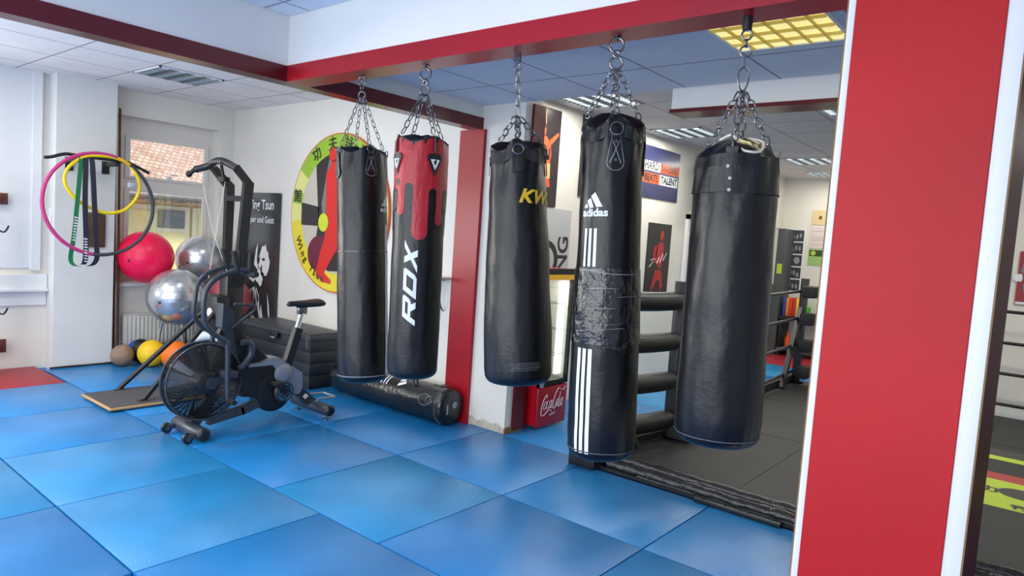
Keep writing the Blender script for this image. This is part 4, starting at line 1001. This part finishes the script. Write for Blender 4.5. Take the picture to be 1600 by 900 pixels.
bm = bmesh.new(); pts = smoothpath([(2.47, 7.42, 2.10), (2.345, 7.42, 1.98), (2.325, 7.42, 1.84), (2.42, 7.42, 1.70), (2.56, 7.42, 1.62), (2.70, 7.42, 1.585), (2.86, 7.42, 1.63), (2.97, 7.42, 1.77), (2.985, 7.42, 1.92), (2.91, 7.42, 2.06), (2.78, 7.42, 2.13), (2.6, 7.42, 2.135)], 6, True)
tube(bm, pts, .0165, 10, closed=True); link('yellow_tube', bm, HY, t)
def band(path, w, m, label, letters=None, lm=None):
    t = thing('resistance_band', label, 'resistance band', (path[0][0], path[0][1], min(p[2] for p in path)), 'resistance bands on the pull-up bar')
    P = smoothpath(path, 6); bm = bmesh.new()
    for off in (-.001, .001): pass
    rings = []
    for i, p in enumerate(P):
        dx = Vector((1, .15, 0)).normalized(); rings.append([bm.verts.new(p+dx*w/2+Vector((0, s, 0))) for s in (-.002, .002)]+[bm.verts.new(p-dx*w/2+Vector((0, s, 0))) for s in (.002, -.002)])
    for a, c in zip(rings, rings[1:]):
        for k in range(4): bm.faces.new((a[k], a[(k+1) % 4], c[(k+1) % 4], c[k]))
    bm.faces.new(rings[0]); bm.faces.new(rings[-1])
    link('strap', bm, m, t)
    if letters:
        x, y, z, rot, s_, txt = letters; bm = bmesh.new(); pl = Plane((x, y, z), (math.cos(rot), 0, math.sin(rot)), (-math.sin(rot), 0, math.cos(rot)), (0, -1, 0)); rn = random.Random(3)
        for i in range(9):
            q = -.12+i*.027; poly(bm, pl, [(q, -.016), (q+.006+.006*rn.random(), -.016), (q+.012+.004*rn.random(), .016), (q+.004, .016)], .001); 
            poly(bm, pl, rect(q+.002, q+.018, -.002, .003), .0012)
        link('lettering', bm, lm or WPR, t, smooth=False)
    return t
GB = mat('green_latex', (24, 120, 72), .5); KB = mat('navy_latex', (38, 40, 56), .5)
band([(2.47, 7.44, 2.125), (2.45, 7.40, 2.05), (2.425, 7.39, 1.7), (2.40, 7.39, 1.35), (2.375, 7.39, 1.14), (2.40, 7.385, 1.07), (2.46, 7.385, 1.055)], .042, GB, 'green rubber resistance band hanging leftmost from the bar', (2.407, 7.383, 1.42, R(87), .055, 'STRONG'))
band([(2.50, 7.44, 2.12), (2.49, 7.395, 2.05), (2.485, 7.38, 1.7), (2.50, 7.375, 1.3), (2.49, 7.37, 1.10), (2.45, 7.38, 1.075)], .05, KB, 'dark navy resistance band with a white lettered tag, between the two others', (2.495, 7.364, 1.22, R(92), .05, 'STRONG'))
band([(2.54, 7.44, 2.12), (2.545, 7.39, 2.05), (2.565, 7.38, 1.7), (2.59, 7.38, 1.3), (2.60, 7.38, 1.15), (2.57, 7.38, 1.08), (2.52, 7.38, 1.06)], .05, KB, 'plain dark navy resistance band hanging rightmost from the bar')
t = thing('wall_pad', 'small brown leather-covered pad fixed on the white pillar behind the bands', 'pad', (2.73, 7.78, 1.21))
link('pad', B(2.645, 2.81, 7.755, 7.78, 1.225, 1.58, bev=.01), mat('brown_leather', (96, 74, 50), .5, var=.35, vscale=10), t)
bm = bmesh.new()
for q in ((2.66, 1.565), (2.795, 1.565), (2.66, 1.24), (2.795, 1.24)): lathe(bm, [(0, 0), (.006, 0), (.004, .004), (0, .004)], (q[0], 7.755, q[1]), axis=(0, -1, 0), seg=10)
link('screws', bm, STEEL, t)
t = thing('padlock_clip', 'small grey plastic clip hanging on the yellow hoop by the window edge', 'clip', (2.91, 7.40, 1.83))
link('body', B(2.875, 2.945, 7.385, 7.425, 1.85, 1.905, bev=.01), mat('grey_clip', (176, 180, 186), .4), t)
link('shackle', T(smoothpath([(2.90, 7.405, 1.9), (2.90, 7.405, 1.94), (2.93, 7.405, 1.94), (2.93, 7.405, 1.9)], 4), .004, 6), STEEL, t)
t = thing('light_switch', 'double white light switch on the edge of the white pillar', 'light switch', (2.35, 7.9, 1.46))
link('plate', B(2.345, 2.355, 7.86, 7.94, 1.45, 1.60, bev=.004), MTRIMW, t); link('rocker', B(2.340, 2.346, 7.875, 7.925, 1.53, 1.585, bev=.002), WPR, t); link('rocker', B(2.340, 2.346, 7.875, 7.925, 1.46, 1.515, bev=.002), WPR, t)
# rack bracket at the left edge
RB = mat('rust_brown_metal', (104, 52, 38), .5)
t = thing('wall_rack', 'brown metal wall rack with bracket plates cut by the left photo edge', 'rack', (1.95, 7.9, .1))
link('upright', B(1.80, 1.845, 7.60, 7.66, .0, 1.85, bev=.004), RB, t)
for z, zz in ((1.60, 1.71), (.17, .30)):
    pt = link('bracket_plate', B(1.93, 2.01, 7.925, 7.94, z, zz, bev=.004), RB, t)
    bm = bmesh.new()
    for q in (.25, .75): lathe(bm, [(0, 0), (.012, 0), (.010, .008), (0, .008)], (1.985, 7.925, z+(zz-z)*q), axis=(0, -1, 0), seg=6)
    link('bolts', bm, STEEL, pt)
    link('arm', B(1.83, 1.95, 7.90, 7.93, z+.04, z+.075), RB, t); link('arm', B(1.815, 1.845, 7.66, 7.93, z+.04, z+.075), RB, t)
for z in (1.38, .62): link('hook', T(smoothpath([(1.84, 7.62, z), (1.90, 7.60, z-.03), (1.93, 7.58, z+.03)], 4), .008, 8), BLKM, t)

# ------------------------------------------------------------------ posters on the back wall
def board(label, x0, x1, z0, z1, m, name='poster', th=.012, group=None, y=3.88):
    t = thing(name, label, 'poster', ((x0+x1)/2, y, z0), group)
    link('sheet', B(x0, x1, y-th, y, z0, z1), m, t, smooth=False)
    return t, WY((x0+x1)/2, y-th, (z0+z1)/2)
t, pl = board('poster of a shirtless boxer in orange light, beside the dark red strip', 4.92, 5.31, 1.93, 2.83, mat('poster_dark', (40, 30, 34), .35, coat=.3))
OR = mat('print_orange', (206, 84, 36), .5); OR2 = mat('print_brown', (92, 36, 26), .5); CRM = mat('print_cream', (206, 168, 110), .5)
flat('boxer_print', [circ(-.07, .235, .038, .05, n=14), [(-.12, .06), (-.11, .17), (-.02, .19), (.05, .13), (.07, .02), (.05, -.06), (-.09, -.07)], [(.03, .16), (.06, .12), (.17, .22), (.16, .25)], [(-.15, .15), (-.11, .17), (-.10, .08), (-.16, .04)], [(-.08, -.20), (.06, -.19), (.08, -.27), (-.10, -.28)]], pl, OR, .0015, t)
flat('boxer_shading', [[(-.11, .25), (-.09, .29), (-.04, .29), (-.03, .25), (-.06, .265)], [(-.05, .12), (-.01, .1), (-.02, -.04), (-.04, -.03)], [(.02, .10), (.05, .08), (.05, -.02), (.03, .0)], [(-.10, .04), (-.07, .05), (-.07, -.03), (-.09, -.04)]], pl, OR2, .002, t)
flat('pale_details', [[(-.09, -.06), (.06, -.05), (.07, -.19), (-.09, -.20)], [(-.115, .44), (-.105, .44), (-.075, .3), (-.085, .3)], [(-.06, .44), (-.05, .44), (-.035, .3), (-.045, .3)], [(-.11, -.35), (-.0, -.34), (.02, -.39), (-.1, -.40)]], pl, CRM, .0022, t)
t, pl = board('grey banner with black sideways lettering above the drinks fridge', 5.05, 5.60, 1.25, 1.92, mat('banner_grey', (186, 188, 190), .6), name='banner', th=.006)
bm = bmesh.new(); text(bm, Plane(pl(.17, 0), pl.u, pl.v, pl.n), 'NG', .24, y=-.1, rot=R(90), off=.001, bold=.006)
link('lettering', bm, BKS, t, smooth=False)
flat('emblem', arcband(.13, .19, R(-90), R(95), 20), Plane(pl(-.1, -.16), pl.u, pl.v, pl.n), BKS, .001, t)
t, pl = board('black poster with white splashes half hidden behind the striped bag', 5.68, 6.20, 2.07, 2.87, mat('poster_black', (26, 26, 28), .35, coat=.3))
flat('splash_print', [blob(.0, .12, .09, .14, j=.6, seed=21), blob(-.05, -.12, .05, .1, j=.5, seed=22), blob(-.17, .25, .03, .04, seed=23), blob(.12, -.2, .06, .12, j=.6, seed=24)], pl, WPR, .0015, t)
t, pl = board('dark blue poster reading HARD WORK BEATS TALENT', 6.90, 7.84, 2.18, 2.77, mat('poster_navy', (34, 38, 84), .4, coat=.2))
ORN = mat('print_bright_orange', (226, 84, 26), .5)
flat('white_blocks', [rect(-.46, -.02, .015, .125), rect(-.02, .44, -.125, -.01)], pl, WPR, .001, t)
flat('orange_blocks', [rect(-.02, .46, .015, .125), rect(-.46, -.02, -.125, -.01)], pl, ORN, .001, t)
bm = bmesh.new()
text(bm, pl, 'HARD', .125, -.235, .072, off=.004, bold=.0042); text(bm, pl, 'WORK', .125, .22, .072, off=.004, bold=.0042, sx=.98); text(bm, pl, 'BEATS', .115, -.235, -.068, off=.004, bold=.0042); text(bm, pl, 'TALENT', .115, .21, -.068, off=.004, bold=.0042)
link('lettering', bm, BKS, t, smooth=False)
t, pl = board('narrow black poster with a red fighter silhouette and white signature', 7.19, 7.77, 1.06, 1.90, mat('poster_black_b', (28, 26, 27), .4))
flat('figure_print', [blob(.05, .28, .05, .07, j=.2, seed=31), [(-.06, .14), (.02, .2), (.1, .2), (.13, .05), (.08, -.12), (.0, -.1), (-.08, .02)], [(-.12, .14), (-.04, .17), (-.06, -.06), (-.14, -.02)], [(-.06, -.14), (.1, -.14), (.16, -.34), (.1, -.4), (.06, -.26), (.0, -.26), (-.12, -.4), (-.14, -.34)]], pl, mat('print_red', (170, 34, 32), .5), .0015, t)
bm = T([pl(*p, .004) for p in [(-.22, -.1), (-.12, -.03), (-.2, -.02), (-.08, .0), (-.04, -.06), (.02, .02), (.04, -.05), (.1, .06), (.12, -.02), (.2, .07)]], .003, 5); link('signature', bm, WPR, t)
t = thing('door_mirror', 'white framed dark red door leaf behind the widest bag', 'door', (8.5, 3.88, 0)); t['kind'] = 'structure'; t.name = 'door_1'; ORG['door_1'] = Vector((8.5, 3.88, 0))
bm = B(8.16, 8.23, 3.84, 3.88, 0, 2.06); box(bm, 9.1, 9.17, 3.84, 3.88, 0, 2.06); box(bm, 8.16, 9.17, 3.84, 3.88, 2.0, 2.06); link('frame', bm, MTRIMW, t, smooth=False)
link('leaf', B(8.23, 9.1, 3.855, 3.88, 0, 2.0), MREDD, t, smooth=False)
t = thing('wall_box', 'dark box on the back wall, mostly hidden behind the top of the widest bag', 'box', (8.55, 3.75, 2.1))
link('cabinet', B(8.30, 8.80, 3.62, 3.87, 2.10, 2.68, bev=.01), BLK, t); link('grille', B(8.32, 8.78, 3.61, 3.622, 2.12, 2.66), mat('speaker_mesh', (36, 36, 38), .7, bump=.5, bscale=300), t)

# ------------------------------------------------------------------ drinks fridge
t = thing('drinks_fridge', 'glass-door drinks fridge with red lower panel, beside the white wall end', 'fridge', (4.81, 3.6, 0))
RC = mat('fridge_red', (208, 14, 34), .3, coat=.3); RCD = mat('fridge_dark_red', (164, 20, 38), .35)
x0, x1, y0, y1 = 4.60, 5.02, 3.385, 3.83
bm = B(x0, x0+.03, y0+.031, y1, .03, 1.375); box(bm, x1-.03, x1, y0+.031, y1, .03, 1.375); box(bm, x0+.03, x1-.03, y1-.03, y1-.001, .03, 1.374); box(bm, x0+.03, x1-.03, y0+.032, y1-.03, 1.34, 1.374); box(bm, x0+.03, x1-.03, y0+.032, y1-.03, .031, .378)
link('cabinet', bm, RC, t, smooth=False)
fp = link('lower_panel', B(x0, x1, y0, y0+.03, .02, .36, bev=.004), RCD, t, label='red lower panel with white script')
bm = bmesh.new(); pl = WY((x0+x1)/2+.005, y0, .195); kk = .00054
def SP(pts, r=.005): tube(bm, smoothpath([pl((x-450)*kk, (360-y)*kk, .002) for x, y in pts], 4), r, 6, flat=.5)
SP([(285, 235), (290, 185), (255, 190), (190, 270), (150, 400), (160, 500), (230, 500), (330, 440), (400, 440), (420, 470)])
SP([(780, 90), (720, 150), (660, 130), (600, 105), (540, 150), (480, 260), (450, 380), (480, 430), (520, 400), (560, 340)])
def oval(cx, cy, w=34, h=62, r=.0042): tube(bm, [pl((cx+w*math.cos(q)+.35*h*math.sin(q)-450)*kk, (360-cy+h*math.sin(q))*kk, .002) for q in [2*PI*i/14 for i in range(14)]], r, 6, closed=True, flat=.5)
oval(245, 350); SP([(345, 300), (310, 290), (285, 380), (310, 415), (345, 390)], .0042); oval(385, 345, 26); SP([(430, 280), (408, 400), (430, 410)], .0042)
oval(565, 345, 28); SP([(650, 170), (620, 300), (605, 405), (630, 410), (655, 380)], .0042); oval(680, 345, 24); SP([(722, 270), (700, 395), (725, 405)], .0042)
poly(bm, pl, [((x-450)*kk, (360-y)*kk) for x, y in ((380, 535), (530, 505), (530, 485), (380, 515))], .001)
link('script_lettering', bm, WPR, fp, smooth=False)
dr = link('door', (lambda b: (box(b, x0, x0+.028, y0, y0+.028, .37, 1.355), box(b, x1-.028, x1, y0, y0+.028, .37, 1.355), box(b, x0, x1, y0, y0+.028, .37, .41), box(b, x0, x1, y0, y0+.028, 1.30, 1.285), b)[-1])(bmesh.new()), BLK, t, smooth=False)
link('glass_pane', B(x0+.028, x1-.028, y0+.01, y0+.014, .41, 1.255), glassy('fridge_glass', (.97, 1, .98), .07), dr, smooth=False)
link('handle', B(x0-.0, x0+.035, y0-.03, y0-.002, .37, .50, bev=.006), SILV, dr)
link('header_sign', B(x0+.02, x1-.02, y0-.004, y0+.02, 1.285, 1.33), mat('header_amber', (226, 170, 40), .4, emit=.25), t, smooth=False, label='amber strip above the door')
link('header_cap', B(x0-.002, x1+.002, y0-.004, y0+.03, 1.33, 1.380), BLK, t, smooth=False)
bm = B(x0+.03, x1-.03, y1-.034, y1-.03, .38, 1.34); box(bm, x0+.03, x0+.034, y0+.03, y1-.034, .38, 1.34); box(bm, x1-.034, x1-.03, y0+.03, y1-.034, .38, 1.34); box(bm, x0+.034, x1-.034, y0+.03, y1-.034, .38, .385)
link('inner_liner', bm, mat('liner_white', (220, 220, 214), .5), t, smooth=False)
bm = bmesh.new()
for i in range(42): z = .44+i*.0195; box(bm, x1-.11, x1-.036, y0+.06, y0+.09, z, z+.013)
link('led_strip', bm, mat('led_white', (250, 252, 240), .4, emit=1.3), t, smooth=False, label='bright ribbed light strip')
for z in (.41, .62, .84, 1.07):
    bm = bmesh.new()
    for i in range(10): tube(bm, [(x0+.035, y0+.06+i*.035, z), (x1-.035, y0+.06+i*.035, z)], .0025, 4)
    link('shelf', bm, STEEL, t)
area('fridge_light', (4.8, 3.45, 1.27), (0, .2, -1), .3, .05, 1.2, (1, 1, .95))
for i, (x, y, c, lab) in enumerate(((4.74, 3.52, (196, 70, 60), 'small red drink bottle on the bottom fridge shelf, left'), (4.83, 3.50, (210, 170, 120), 'pale orange drink bottle on the bottom fridge shelf, middle'), (4.90, 3.53, (230, 228, 220), 'white drink bottle on the bottom fridge shelf, right'))):
    single('bottle', L([(0, 0), (.03, 0), (.032, .01), (.032, .07), (.014, .1), (.014, .125), (0, .125)], (x, y, .414), seg=16), mat('drink_%d' % i, c, .3), lab, 'bottle', 'drinks in the fridge')

# ------------------------------------------------------------------ boxing ring
t = thing('boxing_ring', 'black low boxing ring with padded rollers and ropes filling the back room', 'boxing ring', (6.5, .3, 0))
CNV = mat('black_canvas', (44, 45, 46), .62, var=.15, vscale=3, bump=.3, bscale=90)
RXA, RXB, RYA, RYB = 4.22, 8.85, 2.62, -2.1
bm = B(RXA+.12, RXB, RYB, RYA, .0, .085)
link('canvas', bm, CNV, t, smooth=False)
bm = bmesh.new()
for y in (1.55, .45, -.6): box(bm, RXA+.15, RXB, y-.003, y+.003, .084, .0868)
for x in (5.9, 7.4): box(bm, x-.003, x+.003, RYB, RYA, .084, .0868)
link('canvas_seams', bm, mat('seam_dark', (20, 20, 20), .7), t, smooth=False)
bm = bmesh.new()
def roll(y0, y1, x, z, r, n, seed):
    pts = []; rr = []
    for i in range(n+1):
        y = y0+(y1-y0)*i/n; q = noise.noise(Vector((y*5, seed, 0))); pts.append((x+.010*q, y, z+.008*noise.noise(Vector((y*7, seed+3, 0))))); rr.append(r*(1+.18*noise.noise(Vector((y*11, seed+9, 0)))))
    tube(bm, pts, rr, 14)
roll(2.5, -2.1, 4.30, .078, .035, 160, 1); roll(2.45, -2.1, 4.245, .045, .038, 160, 5); roll(2.2, -2.1, 4.225, .02, .020, 120, 8)
link('edge_padding', bm, mat('crumpled_black_vinyl', (30, 30, 31), .3, bump=.8, bscale=30, spec=.6), t, label='crumpled black vinyl edge padding')
bm = B(4.195, 4.215, -.2, 2.6, .0, .025); box(bm, 4.15, 4.2, 1.2, 1.75, .0, .03, bev=.003)
for y in (1.7, 1.55, 1.4, 1.25, 2.25): lathe(bm, [(0, 0), (.008, 0), (.008, .008), (0, .008)], (4.17, y, .03), seg=8)
link('base_rail', bm, BLKM, t)
def post(x, y, sx, name='corner_post'):
    bm = B(x-.04, x+.04, y-.04, y+.04, 0, 1.36, bev=.005); box(bm, x-.09, x+.09, y-.09, y+.09, 0, .085, bev=.004)
    return link(name, bm, BLKM, t)
post(4.33, 2.60, 0); post(5.14, 2.43, 0, 'inner_post'); post(8.68, 2.50, 0); post(8.68, -2.0, 0)
link('base_block', B(4.12, 4.26, 2.50, 2.72, 0, .14, bev=.006), BLKM, t)
ZR = (1.21, .885, .565, .245)
for i, z in enumerate(ZR):
    a = Vector((4.36, 2.58, z+.01)); b_ = Vector((5.08, 2.42, z-.005)); pts = [a+(b_-a)*k/12+Vector((0, 0, -.012*math.sin(PI*k/12))) for k in range(13)]
    link('roller_pad', T(pts, [.06]+[.076]*11+[.066], 18), mat('roller_vinyl', (26, 26, 27), .42, bump=.3, bscale=50), t)
    link('rope', T([(5.14, 2.43, z), (6.9, 2.46, z-.02), (8.66, 2.50, z)], .017, 8), BLKM, t)
    link('rope', T([(8.68, 2.5, z), (8.72, .3, z-.01), (8.68, -2.0, z)], .017, 8), BLKM, t)
    link('turnbuckle_pad', B(8.42, 8.66, 2.30, 2.46, z-.07, z+.07, bev=.03), RUB, t)
pd = link('post_pad', B(5.06, 5.22, 2.22, 2.44, .09, .28, bev=.02), mat('pad_grey_black', (48, 48, 50), .5), t, label='dark padded cover at the post foot')
for p0, p1, w1, w2 in (((4.35, 2.55, .62), (4.60, 2.42, .09), .04, .04), ((8.6, 2.5, 1.0), (8.1, 2.48, .09), .06, .05), ((4.36, 2.58, .11), (5.1, 2.43, .13), .05, .05), ((7.2, 2.56, .12), (8.68, 2.56, .14), .08, .08)):
    bm = bmesh.new(); bar(bm, p0, p1, w1, w2); link('brace', bm, BLKM, t, smooth=False)
# canvas print
pl = FLR(6.0, .25, .0855)
LIME = mat('canvas_lime', (178, 200, 60), .6); CRD2 = mat('canvas_red', (168, 64, 60), .6)
for q0, q1 in ((.80, .94), (-.56, .15)): flat('lime_print', [rect(q0, q1, -1.6, .25)], pl, LIME, .0008, t, 'lime printed band')
flat('red_print', [rect(.15, .36, -1.6, .25)], pl, CRD2, .0008, t, 'red printed band')
flat('black_strip', [rect(.94, 1.2, -1.6, .3)], pl, BKS, .0008, t)
flat('black_print', [circ(-.13, -.13, .13, .14, n=24)], pl, BKS, .0018, t)
bm = bmesh.new(); text(bm, FLR(5.85, .25, .0855, R(-80)), '功夫', .16, off=.002, bold=.004); text(bm, FLR(5.52, .10, .0855, R(-80)), '武', .14, off=.002, bold=.004); link('print_lettering', bm, BKS, t, smooth=False)

# ------------------------------------------------------------------ far wall
t = thing('poster', 'red poster of a fighter on the far wall at the right photo edge', 'poster', (9.1, .2, 1.27))
link('sheet', B(9.085, 9.1, -.15, .46, 1.27, 1.84), mat('poster_red', (150, 36, 40), .4), t, smooth=False)
pl = WX(9.085, .155, 1.555)
flat('print', [blob(-.22, .1, .07, .08, seed=41), blob(-.18, -.10, .09, .08, seed=42), blob(.1, .0, .12, .2, seed=43)], pl, mat('print_bluegrey', (120, 120, 140), .5), .0015, t)
flat('white_details', [blob(-.3, -.0, .05, .05, seed=44), blob(-.12, -.02, .04, .07, seed=45), rect(-.30, .30, -.28, -.255)], pl, WPR, .002, t)
t = thing('photo_strip', 'tall strip of five black and white photos on the far wall', 'photo print', (11.8, 3.65, 1.03))
link('backing', B(11.788, 11.8, 3.475, 3.82, 1.03, 2.07), WPR, t, smooth=False)
pl = WX(11.788, 3.648, 1.55); PD = mat('photo_dark', (58, 60, 62), .5); PG = mat('photo_grey', (150, 152, 152), .5)
for i in range(5):
    z = .41-i*.205
    ph = flat('photo', [rect(-.155, .16, z-.095, z+.09)], pl, PD, .001, t)
    flat('photo_figures', [blob(-.11+.055*j, z-.01+.02*math.sin(j*2+i), .022, .05, j=.4, seed=50+i*7+j) for j in range(5)] if i != 2 else [blob(-.07, z, .05, .06, j=.1, seed=70), blob(.08, z, .05, .06, j=.1, seed=71)], pl, PG, .0018, ph)
for (za, zb, c, lab) in ((2.15, 2.39, (222, 200, 150), 'cream certificate pinned topmost on the far wall'), (1.77, 2.12, (222, 206, 204), 'pale pink printed sheet below the cream certificate'), (1.49, 1.75, (150, 190, 110), 'green flyer below the pink sheet on the far wall')):
    t = thing('notice', lab, 'notice', (11.8, 3.28, za), 'notices on the far wall')
    link('sheet', B(11.79, 11.8, 3.16, 3.395, za, zb), mat('paper_%d' % c[2], c, .6), t, smooth=False)
    pl = WX(11.79, 3.28, (za+zb)/2)
    if c[0] == 150: flat('print', [rect(-.1, .1, .02, .12)], pl, mat('flyer_dark', (40, 70, 30), .5), .001, t); flat('print_badge', [circ(-.04, .07, .04)], pl, LIME, .0018, t)
    elif c[1] == 200: flat('print', [blob(.02, .0, .03, .04, seed=77)], pl, mat('seal_brown', (110, 70, 40), .5), .001, t)
    else: flat('print', [rect(-.09, .09, q, q+.006) for q in (-.12, -.05, -.02, .01, .1)], pl, mat('print_mauve', (170, 150, 150), .5), .001, t)
t = thing('cabinet', 'tall grey cabinet with pale front in the far corner', 'cabinet', (11.5, 3.76, 0))
link('body', B(11.32, 11.78, 3.64, 3.87, 0, 2.05, bev=.004), mat('cabinet_grey', (70, 76, 78), .5), t, smooth=False)
link('door', B(11.305, 11.32, 3.755, 3.87, 1.15, 2.04), mat('cabinet_pale', (196, 194, 184), .5), t, smooth=False, label='pale front panel')
bm = bmesh.new(); poly(bm, WX(11.319, 3.69, 1.42), rect(-.035, .045, -.1, .06)); link('sticker', bm, LIME, t, smooth=False)
t = thing('wall_desk', 'black desk shelf carrying coloured binders along the far wall', 'shelf', (11.6, 3.0, 0))
link('top', B(11.34, 11.78, 1.7, 3.63, .60, .645), BLK, t, smooth=False)
link('front_rail', B(11.33, 11.345, 1.2, 3.63, .56, .66), mat('desk_edge_white', (206, 204, 196), .5), t, smooth=False) if False else None
link('lower_shelf', B(11.34, 11.78, 1.7, 3.63, .10, .13), mat('dark_board', (66, 62, 66), .6), t, smooth=False)
for y in (1.75, 2.7, 3.60): link('leg', B(11.36, 11.76, y-.015, y+.015, 0, .60), BLK, t, smooth=False)
bc = [((32, 70, 150), 'blue'), ((226, 130, 40), 'light orange'), ((206, 60, 36), 'red'), ((190, 44, 36), 'dark red'), ((240, 190, 50), 'yellow'), ((80, 180, 60), 'green')]
for i, (c, nm) in enumerate(bc):
    y = 3.60-i*.052
    t = thing('binder', nm+' binder standing on the far desk shelf in the row of binders', 'binder', (11.5, y, .646), 'binders on the desk shelf')
    link('cover', B(11.40, 11.66, y-.046, y, .646, .94, bev=.003), mat('binder_'+nm.replace(' ', '_'), c, .5), t)
single('bottle', L([(0, 0), (.05, 0), (.055, .02), (.055, .1), (.06, .17), (.0, .19)], (11.45, 3.23, .646), seg=20), mat('green_pouch', (70, 190, 40), .4), 'bright green tub right of the binders on the desk shelf', 'tub')
single('bottle', L([(0, 0), (.045, 0), (.048, .02), (.048, .14), (.018, .2), (.018, .26), (0, .26)], (11.5, 3.50, .13), seg=16), mat('orange_liquid', (226, 84, 30), .3), 'orange bottle on the lower desk shelf by the far wall', 'bottle')
single('bottle', L([(0, 0), (.045, 0), (.048, .02), (.048, .18), (.018, .24), (.018, .3), (0, .3)], (11.55, 3.38, .13), seg=16), mat('dark_bottle', (40, 44, 70), .3), 'dark blue bottle right of the orange bottle on the lower shelf', 'bottle')
# patch of torn paint at the wall end
bm = bmesh.new()
for q in ([(-.19, 0), (-.06, 0), (-.10, .045), (-.15, .075), (-.19, .07)], [(-.06, 0), (.06, 0), (.06, .055), (-.02, .08), (-.10, .045)], [(.06, 0), (.2, 0), (.2, .04), (.14, .075), (.06, .055)]): poly(bm, WX(4.3, 3.70, 0), q, .0, .0015)
single('paint_patch', bm, mat('bare_plaster', (208, 198, 180), .9, var=.15, vscale=20), 'patch of bare plaster at the foot of the white wall end', 'wall patch', smooth=False)
